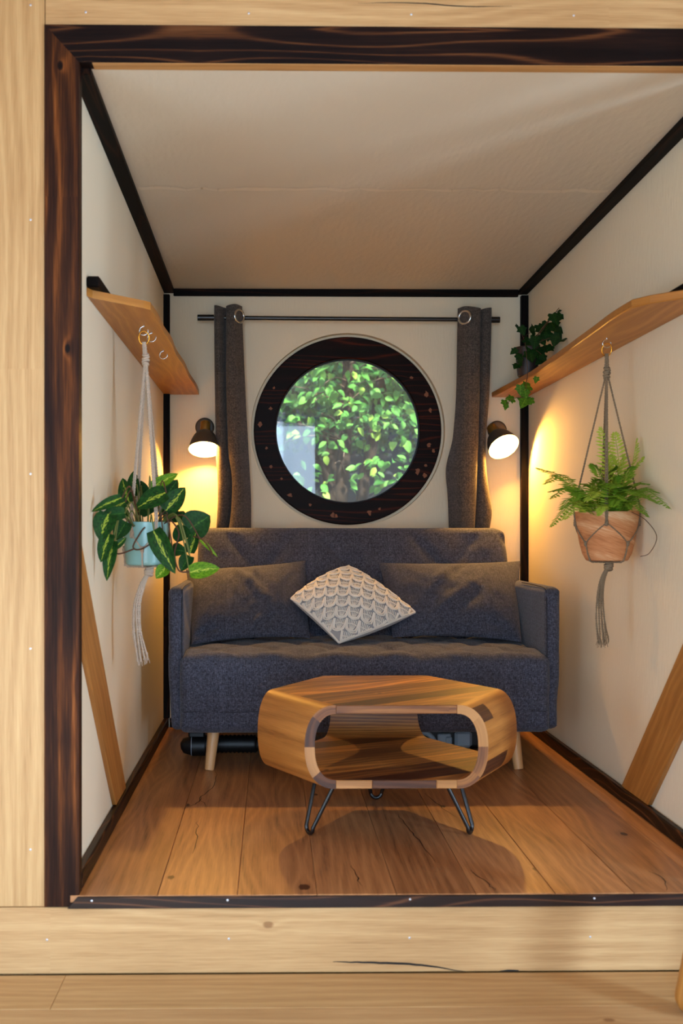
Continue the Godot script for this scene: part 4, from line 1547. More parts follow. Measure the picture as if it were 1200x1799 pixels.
# ------------------------------------------------------------------ curtains
func curtains():
	var rod := thing("curtain_rod", "thin black curtain rod across the back wall above the round window", "curtain rod", Vector3(0.31, 1.668, -1.94))
	var mb := MB.new()
	mb.tube([Vector3(-0.30, 1.6715, -1.94), Vector3(0.923, 1.666, -1.94)], 0.0085, 14)
	put("pole", mb, M.black_metal, rod)
	for e in [[-0.302, -0.236, 1.6715], [0.859, 0.925, 1.666]]:
		mb = MB.new()
		mb.tube([Vector3(e[0], e[2], -1.94), Vector3(e[1], e[2], -1.94)], 0.0125, 16)
		put("end_cap", mb, M.black_metal, rod)
	for x in [-0.215, 0.84]:
		mb = MB.new()
		mb.tube([Vector3(x, 1.669, -1.945), Vector3(x, 1.669, -2.012)], 0.006, 8)
		mb.lathe([Vector2(0.0005, 0.006), Vector2(0.02, 0.006), Vector2(0.022, 0.0), Vector2(0.0005, 0.0)], 20, Vector3(x, 1.669, -2.0195), Basis(Vector3.RIGHT, PI / 2))
		put("bracket", mb, M.black_metal, rod)
	# left curtain; columns: key points of the section at four heights
	var yl := [1.714, 1.60, 1.35, 1.114, 1.02, 0.93, 0.86, 0.802]
	var left := [
		[[-0.122, -1.925], [-0.150, -1.895], [-0.183, -1.900], [-0.176, -1.955], [-0.185, -1.975], [-0.198, -1.925], [-0.222, -1.905], [-0.233, -1.93], [-0.224, -1.985]],
		[[-0.118, -1.925], [-0.150, -1.892], [-0.184, -1.898], [-0.176, -1.955], [-0.185, -1.975], [-0.197, -1.925], [-0.220, -1.905], [-0.233, -1.93], [-0.224, -1.985]],
		[[-0.108, -1.925], [-0.145, -1.890], [-0.182, -1.898], [-0.174, -1.955], [-0.182, -1.975], [-0.192, -1.925], [-0.214, -1.905], [-0.230, -1.93], [-0.22, -1.985]],
		[[-0.096, -1.930], [-0.135, -1.888], [-0.173, -1.900], [-0.166, -1.955], [-0.174, -1.975], [-0.180, -1.925], [-0.205, -1.900], [-0.226, -1.93], [-0.216, -1.985]],
		[[-0.090, -1.930], [-0.125, -1.888], [-0.160, -1.900], [-0.154, -1.950], [-0.158, -1.965], [-0.166, -1.920], [-0.198, -1.900], [-0.220, -1.93], [-0.212, -1.985]],
		[[-0.086, -1.930], [-0.122, -1.885], [-0.160, -1.895], [-0.155, -1.945], [-0.162, -1.960], [-0.175, -1.925], [-0.200, -1.905], [-0.219, -1.93], [-0.212, -1.985]],
		[[-0.086, -1.930], [-0.125, -1.880], [-0.165, -1.890], [-0.160, -1.940], [-0.168, -1.955], [-0.182, -1.925], [-0.206, -1.910], [-0.222, -1.93], [-0.214, -1.985]],
		[[-0.086, -1.930], [-0.130, -1.878], [-0.172, -1.885], [-0.165, -1.940], [-0.172, -1.955], [-0.190, -1.928], [-0.214, -1.915], [-0.227, -1.93], [-0.218, -1.985]]]
	curtain(left, yl, "dark grey-brown curtain gathered left of the round window, lamp light on its folds", [[-0.1335, 1.6708, -1.9085, 0.80]])
	var yr := [1.708, 1.55, 1.346, 1.18, 1.06, 0.95, 0.88, 0.797]
	var right := [
		[[0.752, -1.925], [0.78, -1.895], [0.838, -1.898], [0.830, -1.955], [0.84, -1.972], [0.846, -1.925], [0.872, -1.908], [0.889, -1.93], [0.882, -1.985]],
		[[0.749, -1.925], [0.78, -1.893], [0.836, -1.897], [0.828, -1.955], [0.838, -1.972], [0.844, -1.925], [0.870, -1.908], [0.886, -1.93], [0.88, -1.985]],
		[[0.745, -1.925], [0.775, -1.890], [0.832, -1.897], [0.824, -1.955], [0.832, -1.972], [0.838, -1.925], [0.864, -1.908], [0.879, -1.93], [0.872, -1.985]],
		[[0.732, -1.928], [0.765, -1.890], [0.828, -1.895], [0.82, -1.955], [0.828, -1.972], [0.834, -1.925], [0.852, -1.908], [0.866, -1.93], [0.86, -1.985]],
		[[0.706, -1.935], [0.755, -1.885], [0.822, -1.893], [0.815, -1.950], [0.82, -1.968], [0.828, -1.925], [0.848, -1.908], [0.868, -1.93], [0.862, -1.985]],
		[[0.712, -1.930], [0.756, -1.880], [0.818, -1.888], [0.81, -1.945], [0.818, -1.965], [0.826, -1.920], [0.856, -1.900], [0.880, -1.925], [0.872, -1.985]],
		[[0.715, -1.930], [0.758, -1.878], [0.814, -1.885], [0.808, -1.945], [0.816, -1.96], [0.824, -1.920], [0.862, -1.900], [0.889, -1.925], [0.88, -1.985]],
		[[0.717, -1.930], [0.760, -1.875], [0.810, -1.880], [0.805, -1.940], [0.814, -1.955], [0.824, -1.918], [0.856, -1.902], [0.878, -1.925], [0.87, -1.985]]]
	curtain(right, yr, "dark grey-brown curtain gathered right of the round window beside the right lamp", [[0.7755, 1.6665, -1.8975, -0.62]])

func curtain(keys: Array, ys: Array, label: String, eyelets: Array):
	var cen := Vector3(keys[0][4][0], ys[ys.size() - 1], -1.94)
	var t := thing("curtain", label, "curtain", cen, "curtains beside the round window")
	var nh := 64
	var rows := []
	for h in nh + 1:
		var f := float(h) / nh * (ys.size() - 1)
		var i := mini(int(f), ys.size() - 2)
		var w := f - i
		var y: float = lerpf(ys[i], ys[i + 1], w)
		var pts := []
		for k in keys[0].size():
			var pm := []
			for q in [maxi(i - 1, 0), i, i + 1, mini(i + 2, ys.size() - 1)]:
				pm.push_back(Vector2(keys[q][k][0], keys[q][k][1]))
			var p: Vector2 = pm[1].cubic_interpolate(pm[2], pm[0], pm[3], w)
			var dip := 0.0
			if h < 6:
				dip = 0.004 * sin(k * 2.1) * (1.0 - h / 6.0)
			pts.push_back(Vector3(p.x, y + dip, p.y))
		rows.push_back(spline(pts, 7))
	var mb := MB.new()
	var m: int = rows[0].size()
	var F := []
	var K := []
	for k in m:
		var a := PackedVector3Array()
		var b := PackedVector3Array()
		for h in nh + 1:
			var p: Vector3 = rows[h][k]
			var d: Vector3 = rows[h][mini(k + 1, m - 1)] - rows[h][maxi(k - 1, 0)]
			var n := d.cross(Vector3.UP).normalized() * 0.0012
			a.push_back(p + n)
			b.push_back(p - n)
		F.push_back(a)
		K.push_back(b)
	mb.grid_points(F)
	mb.grid_points(K, false, true)
	for k in m - 1:
		mb.face([F[k][nh], F[k + 1][nh], K[k + 1][nh], K[k][nh]], Vector3.DOWN, [Vector2.ZERO, Vector2.ZERO, Vector2.ZERO, Vector2.ZERO])
	var cloth := put("cloth", mb, M.curtain, t)
	var hem := MB.new()
	var hp := []
	for k in m:
		hp.push_back(F[k][nh] + Vector3(0, 0.0012, 0))
	hem.tube(hp, 0.0016, 6)
	put("hem", hem, M.curtain_hem, cloth)
	for e in eyelets:
		var ey := MB.new()
		var turn := Basis(Vector3.UP, e[3])
		var prof := []
		for q in 13:
			var ang := TAU * q / 12.0
			prof.push_back(Vector2(0.0255 + 0.0048 * cos(ang), 0.0035 * sin(ang)))
		ey.lathe(prof, 28, Vector3(e[0], e[1], e[2]) + turn * Vector3(0, 0, 0.003), turn * Basis(Vector3.RIGHT, PI / 2))
		put("eyelet", ey, M.chrome, cloth, "steel eyelet round the rod")

# ------------------------------------------------------------------ shelves
func shelves():
	var l := thing("wall_shelf", "honey coloured live-edge shelf on the left wall with silver hooks", "shelf", Vector3(XL, 1.37, -1.1), "live-edge wall shelves")
	var mb := MB.new()
	var poly := PackedVector2Array([Vector2(XL + 0.0005, -2.018), Vector2(XL + 0.0005, -0.205), Vector2(-0.436, -0.232), Vector2(-0.325, -0.345)])
	for p in spline([Vector3(-0.311, 0, -0.365), Vector3(-0.3065, 0, -0.50), Vector3(-0.3085, 0, -0.66), Vector3(-0.303, 0, -0.85), Vector3(-0.3075, 0, -1.05), Vector3(-0.302, 0, -1.30), Vector3(-0.305, 0, -1.55), Vector3(-0.2995, 0, -1.8), Vector3(-0.3015, 0, -2.018)], 4):
		poly.push_back(Vector2(p.x, p.z))
	mb.prism(poly, 1.3695, 1.3890, Transform3D(), 0.0, Vector2(0.1, 0.2), 0.0025)
	var lb := put("board", mb, M.honey, l)
	mb = MB.new()
	mb.box(Vector3(XL + 0.0165, 1.4025, -1.10), Vector3(0.032, 0.027, 1.80), 0.004, 2, roff())
	put("bracket", mb, M.charred_black, l, "black batten fixing the board to the wall")
	for p in [Vector3(-0.352, 1.3695, -0.562), Vector3(-0.3415, 1.3695, -0.66), Vector3(-0.3385, 1.3695, -0.955)]:
		hook(lb, p)
	var r := thing("wall_shelf", "honey coloured live-edge shelf on the right wall carrying the ivy", "shelf", Vector3(XR, 1.36, -1.1), "live-edge wall shelves")
	mb = MB.new()
	poly = PackedVector2Array([Vector2(XR - 0.0005, -0.11), Vector2(XR - 0.0005, -2.018), Vector2(0.909, -2.018), Vector2(0.912, -1.963)])
	for p in spline([Vector3(0.920, 0, -1.75), Vector3(0.930, 0, -1.45), Vector3(0.922, 0, -1.15), Vector3(0.910, 0, -0.825), Vector3(0.9015, 0, -0.60), Vector3(0.894, 0, -0.43), Vector3(0.897, 0, -0.285)], 4):
		poly.push_back(Vector2(p.x, p.z))
	poly.push_back(Vector2(0.925, -0.235))
	poly.push_back(Vector2(0.985, -0.178))
	mb.prism(poly, 1.3610, 1.3825, Transform3D(), 0.0, Vector2(0.5, 0.6), 0.0025)
	var rb := put("board", mb, M.honey, r)
	mb = MB.new()
	mb.box(Vector3(XR - 0.016, 1.404, -1.06), Vector3(0.031, 0.042, 1.72), 0.004, 2, roff())
	put("bracket", mb, M.charred_black, r, "black batten fixing the board to the wall")
	hook(rb, Vector3(0.9624, 1.361, -0.686))

func hook(parent: Node3D, p: Vector3):
	var mb := MB.new()
	var pts := [p, p + Vector3(0, -0.004, 0)]
	for i in 15:
		var a := PI / 2 + TAU * 0.80 * i / 14.0
		pts.push_back(p + Vector3(cos(a) * 0.012, -0.016 + sin(a) * 0.012, 0.0 + 0.0012 * i / 14.0))
	mb.tube(pts, 0.0018, 7)
	put("screw_hook", mb, M.chrome, parent, "silver screw hook")

# ------------------------------------------------------------------ wall lamps
func wall_lamps():
	lamp(Vector3(-0.2775, 1.2345, ZB), Vector3(-0.2735, 1.1365, -1.930), Vector3(0.0, -0.90, 0.43), "bronze wall lamp with a lit bell shade left of the curtains, pointing straight down")
	lamp(Vector3(0.930, 1.224, ZB), Vector3(0.9365, 1.1475, -1.915), Vector3(0.26, -0.70, 0.66), "bronze wall lamp with a lit bell shade right of the curtains, tilted outwards")

func lamp(base: Vector3, mouth: Vector3, d: Vector3, label: String):
	d = d.normalized()
	var t := thing("wall_lamp", label, "lamp", base, "wall lamps beside the curtains")
	var mb := MB.new()
	mb.lathe([Vector2(0.0004, 0.022), Vector2(0.030, 0.0215), Vector2(0.037, 0.018), Vector2(0.039, 0.013), Vector2(0.039, 0.0), Vector2(0.0004, 0.0)], 36, base + Vector3(0, 0, 0.0005), Basis(Vector3.RIGHT, PI / 2))
	put("base", mb, M.lamp_shade, t)
	var B := aim(d, Vector3(0, 0.3, 1))
	var apex := mouth - d * 0.098
	mb = MB.new()
	var st := base + Vector3(0, 0.002, 0.018)
	mb.tube(spline([st, st + Vector3(0, 0, 0.012), apex + d * 0.004], 5), 0.008, 12)
	put("arm", mb, M.lamp_brass, t)
	mb = MB.new()
	mb.lathe([Vector2(0.0004, -0.030), Vector2(0.018, -0.030), Vector2(0.0205, -0.027), Vector2(0.0205, 0.018), Vector2(0.0004, 0.018)], 28, apex, B)
	put("neck", mb, M.lamp_brass, t, "brass coloured neck")
	var prof := [Vector2(0.0195, 0.014), Vector2(0.026, 0.017), Vector2(0.035, 0.024), Vector2(0.045, 0.037), Vector2(0.053, 0.054), Vector2(0.059, 0.072), Vector2(0.0635, 0.090), Vector2(0.0650, 0.098)]
	mb = MB.new()
	mb.lathe(prof + [Vector2(0.0642, 0.0985)], 44, apex, B)
	fix_dir(mb, apex, d, 1.0)
	var shade := put("shade", mb, M.lamp_shade, t)
	var inn := []
	for p in prof:
		inn.push_back(Vector2(p.x - 0.0012, p.y + 0.0006))
	inn[inn.size() - 1] = Vector2(0.0641, 0.0984)
	inn.push_front(Vector2(0.0004, 0.015))
	mb = MB.new()
	mb.lathe(inn, 44, apex, B)
	fix_dir(mb, apex, d, -1.0)
	put("shade_lining", mb, M.lamp_white, shade, "white inside of the shade")
	# bulb and its light
	var bp := apex + d * 0.058
	mb = MB.new()
	mb.lathe([Vector2(0.0004, -0.038), Vector2(0.012, -0.036), Vector2(0.014, -0.024), Vector2(0.021, -0.013), Vector2(0.0245, 0.0), Vector2(0.022, 0.011), Vector2(0.015, 0.019), Vector2(0.0004, 0.0235)], 24, bp, B)
	put("bulb", mb, M.bulb, t)
	var o := OmniLight3D.new()
	o.name = "bulb_light"
	o.light_color = Color(1.0, 0.72, 0.32)
	o.light_energy = LAMP
	o.light_size = 0.02
	o.omni_range = 8.0
	o.omni_attenuation = 2.0
	o.shadow_enabled = true
	t.add_child(o)
	o.position = bp - base

const LAMP := 0.68

func fix_dir(mb: MB, apex: Vector3, d: Vector3, want: float):
	for k in mb.n.size():
		var r := mb.v[k] - apex
		r -= d * r.dot(d)
		if r.length() > 0.002 and mb.n[k].dot(r) * want < -1e-5:
			mb.n[k] = -mb.n[k]
	var ix := mb.ix
	mb.ix = PackedInt32Array()
	for k in range(0, ix.size(), 3):
		mb.tri(ix[k], ix[k + 1], ix[k + 2])

# ------------------------------------------------------------------ hanging pots
func twisted(mb: MB, pts: Array, r: float):
	# a cord of two strands laid round each other
	for s in 2:
		var out := []
		var len := 0.0
		for i in pts.size():
			if i > 0:
				len += (pts[i] - pts[i - 1]).length()
			var d: Vector3 = (pts[mini(i + 1, pts.size() - 1)] - pts[maxi(i - 1, 0)]).normalized()
			var u := d.cross(Vector3(0.3, 0.1, 1)).normalized()
			var v := d.cross(u)
			var a := len * 420.0 + PI * s
			out.push_back(pts[i] + (u * cos(a) + v * sin(a)) * r * 0.55)
		mb.tube(out, r * 0.62, 5, false)

func dense(pts: Array, step := 0.0045) -> Array:
	var out := []
	for i in pts.size() - 1:
		var n := maxi(1, int((pts[i + 1] - pts[i]).length() / step))
		for k in n:
			out.push_back(pts[i].lerp(pts[i + 1], float(k) / n))
	out.push_back(pts[pts.size() - 1])
	return out

func knot(mb: MB, c: Vector3, r: float, h: float):
	for k in 4:
		var y := lerpf(-h, h, k / 3.0)
		var pts := []
		for s in 17:
			var a := TAU * s / 16.0
			var rr := r * (1.0 - 0.25 * absf(y) / h)
			pts.push_back(c + Vector3(cos(a) * rr, y + sin(a + k) * h * 0.25, sin(a) * rr))
		mb.tube(pts, r * 0.45, 6, false)

func hanger(label: String, m: Material, ring_at: Vector3, kn: Vector3, pot: Vector3, prof: Callable, y_top: float, y_bot: float, rim_y: float, low_y: float, arms: Array, lows: Array, tassel: Array, r: float):
	var t := thing("plant_hanger", label, "plant hanger", Vector3(kn.x, kn.y, kn.z), "macrame plant hangers")
	var mb := MB.new()
	var pts := []
	for s in 25:
		var a := TAU * s / 24.0
		pts.push_back(ring_at + Vector3(cos(a) * 0.0140, sin(a) * 0.0175, sin(a) * 0.004))
	mb.tube(pts, 0.0017, 7, false)
	put("ring", mb, M.brass, t, "small brass ring")
	mb = MB.new()
	for k in 5:
		var a := TAU * k / 5.0
		var o := Vector3(cos(a), 0, sin(a)) * 0.0045
		twisted(mb, dense([ring_at + Vector3(o.x * 0.6, -0.012, o.z * 0.4), kn + o]), r * 1.15)
	put("stem_cords", mb, m, t)
	mb = MB.new()
	knot(mb, kn, 0.0085, 0.013)
	put("knot", mb, m, t)
	for a in arms:
		mb = MB.new()
		var rr: float = prof.call(rim_y) + r * 0.8
		var rim: float = prof.call(y_top) + r * 1.2
		var e := Vector3(cos(a), 0, sin(a))
		for s in [-1.0, 1.0]:
			var side: Vector3 = Vector3(-e.z, 0, e.x) * s * 0.0028
			twisted(mb, dense([kn + e * 0.004 + side * 0.4 + Vector3(0, -0.012, 0), pot + Vector3(0, y_top + 0.008, 0) + e * rim + side, pot + Vector3(0, rim_y, 0) + e * rr + side * 0.5]), r)
		knot(mb, pot + Vector3(0, rim_y, 0) + e * rr, r * 1.6, r * 2.4)
		put("cord", mb, m, t)
		for l in lows:
			if absf(angle_difference(a, l)) < 0.9:
				mb = MB.new()
				var q := []
				for i in 9:
					var f := i / 8.0
					var ang := lerp_angle(a, l, f)
					var y := lerpf(rim_y, low_y, f)
					q.push_back(pot + Vector3(cos(ang), 0, sin(ang)) * (prof.call(y) + r * 0.8) + Vector3(0, y, 0))
				twisted(mb, dense(q), r * 0.8)
				put("net_cord", mb, m, t)
	for l in lows:
		mb = MB.new()
		var e := Vector3(cos(l), 0, sin(l))
		knot(mb, pot + Vector3(0, low_y, 0) + e * (prof.call(low_y) + r * 0.8), r * 1.4, r * 2.0)
		var q := []
		for i in 6:
			var y := lerpf(low_y, y_bot, i / 5.0)
			q.push_back(pot + e * (prof.call(y) + r * 0.9) + Vector3(0, y, 0))
		q.push_back(pot + Vector3(0, y_bot - 0.0035, 0) + e * (prof.call(y_bot) * 0.9))
		q.push_back(pot + Vector3(0, y_bot - 0.0045, 0) + e * 0.006)
		twisted(mb, dense(q), r)
		put("net_cord", mb, m, t)
	mb = MB.new()
	knot(mb, tassel[0], 0.0105, 0.010)
	put("knot", mb, m, t)
	mb = MB.new()
	for k in 9:
		var a := TAU * k / 9.0 + 0.3
		var q := []
		for i in tassel.size():
			var spread: float = [0.004, 0.0065, 0.009, 0.013, 0.017][mini(i, 4)]
			q.push_back(tassel[i] + Vector3(cos(a), 0, sin(a) * 0.8) * spread * rnd(0.6, 1.1) + Vector3(0, rnd(-0.012, 0.012) if i == tassel.size() - 1 else 0.0, 0))
		twisted(mb, dense(spline(q, 6)), r * 0.95)
		var tip: Vector3 = q[q.size() - 1]
		for f in 3:
			mb.tube([tip + Vector3(0, 0.012, 0), tip + Vector3(rnd(-0.006, 0.006), rnd(-0.014, -0.004), rnd(-0.006, 0.006))], 0.0009, 4)
	put("tassel", mb, m, t)

func soil_disc(parent: Node3D, c: Vector3, r: float):
	var mb := MB.new()
	mb.lathe([Vector2(0.0005, 0.006), Vector2(r * 0.6, 0.004), Vector2(r, 0.0), Vector2(r, -0.01)], 24, c)
	put("soil", mb, M.soil, parent)

func pothos():
	var c := Vector3(-0.3455, 0.711, -0.565)
	var h := 0.119
	var prof := func(y: float) -> float:
		return lerpf(0.0555, 0.063, clampf(y / h, 0, 1))
	var t := thing("pothos_plant", "trailing green plant with yellow-streaked leaves in a turquoise pot hanging at the left wall", "plant", c)
	var mb := MB.new()
	mb.lathe([Vector2(0.0005, 0.0), Vector2(0.050, 0.0), Vector2(0.0545, 0.003), Vector2(0.056, 0.010), Vector2(0.0595, 0.060), Vector2(0.0622, 0.108), Vector2(0.0632, 0.117), Vector2(0.0620, 0.119), Vector2(0.0598, 0.117), Vector2(0.059, 0.10), Vector2(0.0575, 0.09)], 48, c)
	var pot := put("pot", mb, M.turquoise, t, "glazed turquoise pot")
	soil_disc(pot, c + Vector3(0, 0.100, 0), 0.0585)
	var L := [[-0.370,0.886,-0.270,-0.440,0.858,-0.250,0.022], [-0.383,0.879,-0.500,-0.408,0.946,-0.510,0.034], [-0.383,0.901,-0.600,-0.389,0.973,-0.610,0.029],
		[-0.372,0.898,-0.640,-0.378,0.950,-0.650,0.042], [-0.284,0.907,-0.500,-0.364,0.873,-0.480,0.046], [-0.335,0.922,-0.580,-0.264,0.966,-0.590,0.027],
		[-0.303,0.895,-0.620,-0.267,0.950,-0.630,0.035], [-0.291,0.860,-0.540,-0.238,0.923,-0.550,0.040], [-0.380,0.879,-0.400,-0.427,0.856,-0.380,0.025],
		[-0.370,0.849,-0.320,-0.430,0.843,-0.300,0.029], [-0.406,0.847,-0.300,-0.428,0.786,-0.280,0.045], [-0.380,0.828,-0.420,-0.405,0.785,-0.400,0.036],
		[-0.403,0.797,-0.290,-0.425,0.733,-0.270,0.031], [-0.396,0.780,-0.300,-0.414,0.687,-0.280,0.028], [-0.405,0.762,-0.380,-0.376,0.788,-0.390,0.015],
		[-0.313,0.807,-0.460,-0.260,0.698,-0.440,0.041], [-0.288,0.705,-0.520,-0.310,0.681,-0.500,0.028], [-0.234,0.808,-0.560,-0.172,0.847,-0.570,0.062],
		[-0.239,0.781,-0.540,-0.260,0.822,-0.550,0.037], [-0.222,0.745,-0.520,-0.207,0.808,-0.530,0.028], [-0.269,0.755,-0.520,-0.233,0.751,-0.500,0.028],
		[-0.223,0.737,-0.520,-0.245,0.701,-0.500,0.031], [-0.222,0.695,-0.500,-0.143,0.706,-0.510,0.034], [-0.339,0.849,-0.580,-0.359,0.882,-0.590,0.031],
		[-0.280,0.830,-0.580,-0.270,0.869,-0.590,0.038], [-0.261,0.832,-0.600,-0.248,0.862,-0.610,0.029], [-0.284,0.857,-0.620,-0.312,0.880,-0.630,0.029],
		[-0.377,0.857,-0.600,-0.343,0.873,-0.610,0.025], [-0.193,0.782,-0.500,-0.147,0.741,-0.480,0.009], [-0.405,0.847,-0.500,-0.388,0.863,-0.510,0.024]]
	var bright := [5, 16, 22, 28]
	var plain := [3, 6, 9, 11, 17, 18, 20, 21, 23, 24, 25, 26]
	for i in L.size():
		var l: Array = L[i]
		var b := Vector3(l[0], l[1], l[2])
		var e := Vector3(l[3], l[4], l[5])
		var len := b.distance_to(e)
		var bl := blade(len * 1.08, l[6] * 1.34, 0.28 + rnd(-0.1, 0.2), 0.16, 8, 0.16)
		var n := Vector3(rnd(-0.3, 0.3), rnd(0.1, 0.6), 1.0)
		if e.y > b.y + 0.02:
			n = Vector3(rnd(-0.3, 0.3), rnd(-0.2, 0.2), 1.0)
		add_leaf(t, "leaf", bl.mesh(), M.pothos_bright if i in bright else M.pothos_plain if i in plain else M.pothos, b - c, aim(e - b, n), 1.0)
		# its stalk, from the pot over the rim
		var st := MB.new()
		var root := c + Vector3(clampf((b.x - c.x) * 0.45, -0.035, 0.035), 0.102, clampf((b.z - c.z) * 0.3, -0.03, 0.035))
		var mid := Vector3(lerpf(root.x, b.x, 0.55), maxf(root.y + 0.03, b.y + 0.03), lerpf(root.z, b.z, 0.55))
		if b.y < root.y:
			mid = Vector3(lerpf(root.x, b.x, 0.6), root.y + 0.035, lerpf(root.z, b.z, 0.75) + 0.015)
		st.tube(spline([root, mid, b], 6), 0.0019, 6)
		put("stem", st, M.stem if i % 4 else M.stem_brown, t)
	# trailing brown runners
	for q in [[Vector3(-0.34, 0.815, -0.49), Vector3(-0.352, 0.80, -0.487), Vector3(-0.372, 0.762, -0.49), Vector3(-0.345, 0.758, -0.478), Vector3(-0.29, 0.795, -0.478)], [Vector3(-0.42, 0.76, -0.40), Vector3(-0.40, 0.745, -0.42), Vector3(-0.365, 0.758, -0.47)],
		[Vector3(-0.275, 0.835, -0.53), Vector3(-0.252, 0.80, -0.52), Vector3(-0.262, 0.745, -0.50), Vector3(-0.25, 0.70, -0.49), Vector3(-0.222, 0.695, -0.50)], [Vector3(-0.213, 0.79, -0.52), Vector3(-0.19, 0.784, -0.50), Vector3(-0.168, 0.76, -0.49), Vector3(-0.160, 0.742, -0.48)]]:
		var st := MB.new()
		st.tube(spline(q, 7), 0.0022, 6)
		put("runner", st, M.stem_brown, t)
	hanger("pale macrame hanger with tassel under the left shelf, holding the turquoise pot", M.rope_light, Vector3(-0.3515, 1.3345, -0.562), Vector3(-0.347, 1.275, -0.564), c, prof, h, 0.0, 0.085, 0.044,
		[PI * 0.33, PI * 0.67, PI * 1.33, PI * 1.67], [PI * 0.52, PI * 1.0, PI * 1.5, PI * 0.0], [Vector3(-0.338, 0.695, -0.565), Vector3(-0.356, 0.655, -0.56), Vector3(-0.369, 0.600, -0.558), Vector3(-0.367, 0.53, -0.558), Vector3(-0.356, 0.455, -0.56)], 0.0030)

func frond(parent: Node3D, base: Vector3, tip: Vector3, lift: float, m: Material):
	var mb := MB.new()
	var d := tip - base
	var mid := base.lerp(tip, 0.5) + Vector3(rnd(-0.018, 0.018), lift, rnd(-0.012, 0.018))
	var pts := spline([base, mid, tip], 9)
	mb.tube(pts, 0.0009, 4)
	var n := 21
	var side0 := d.cross(Vector3.UP)
	if side0.length() < 0.02:
		side0 = Vector3.RIGHT * 0.1
	side0 = (side0.normalized() + Vector3(0, 0, 0.6) * signf(side0.z + 0.001)).normalized()
	for i in n:
		var f := lerpf(0.12, 0.99, float(i) / (n - 1))
		var q := f * (pts.size() - 1)
		var k := mini(int(q), pts.size() - 2)
		var p: Vector3 = pts[k].lerp(pts[k + 1], q - k)
		var dir: Vector3 = (pts[k + 1] - pts[k]).normalized()
		var side := (side0 - dir * side0.dot(dir)).normalized()
		var up := side.cross(dir).normalized()
		if up.y < 0:
			up = -up
		var ln := 0.032 * pow(sin(PI * clampf(0.15 + f * 0.82, 0, 1)), 0.8) * clampf(d.length() / 0.14, 0.6, 1.25) * rnd(0.8, 1.15)
		for s in [-1.0, 1.0]:
			var o: Vector3 = (side * s + dir * 0.35 - up * rnd(0.05, 0.35)).normalized()
			var w := dir * 0.0042
			var a := p
			var b := p + o * ln * 0.45 + w
			var c := p + o * ln
			var e := p + o * ln * 0.40 - w
			var r := p + o * ln * 0.45 + up * 0.0012
			for tr in [[a, b, r], [b, c, r], [c, e, r], [e, a, r]]:
				var nn: Vector3 = (tr[1] - tr[0]).cross(tr[2] - tr[0]).normalized()
				if nn.dot(up) < 0:
					nn = -nn
				mb.face(tr, nn, [Vector2.ZERO, Vector2.RIGHT, Vector2.ONE])
	put("frond", mb, m, parent)

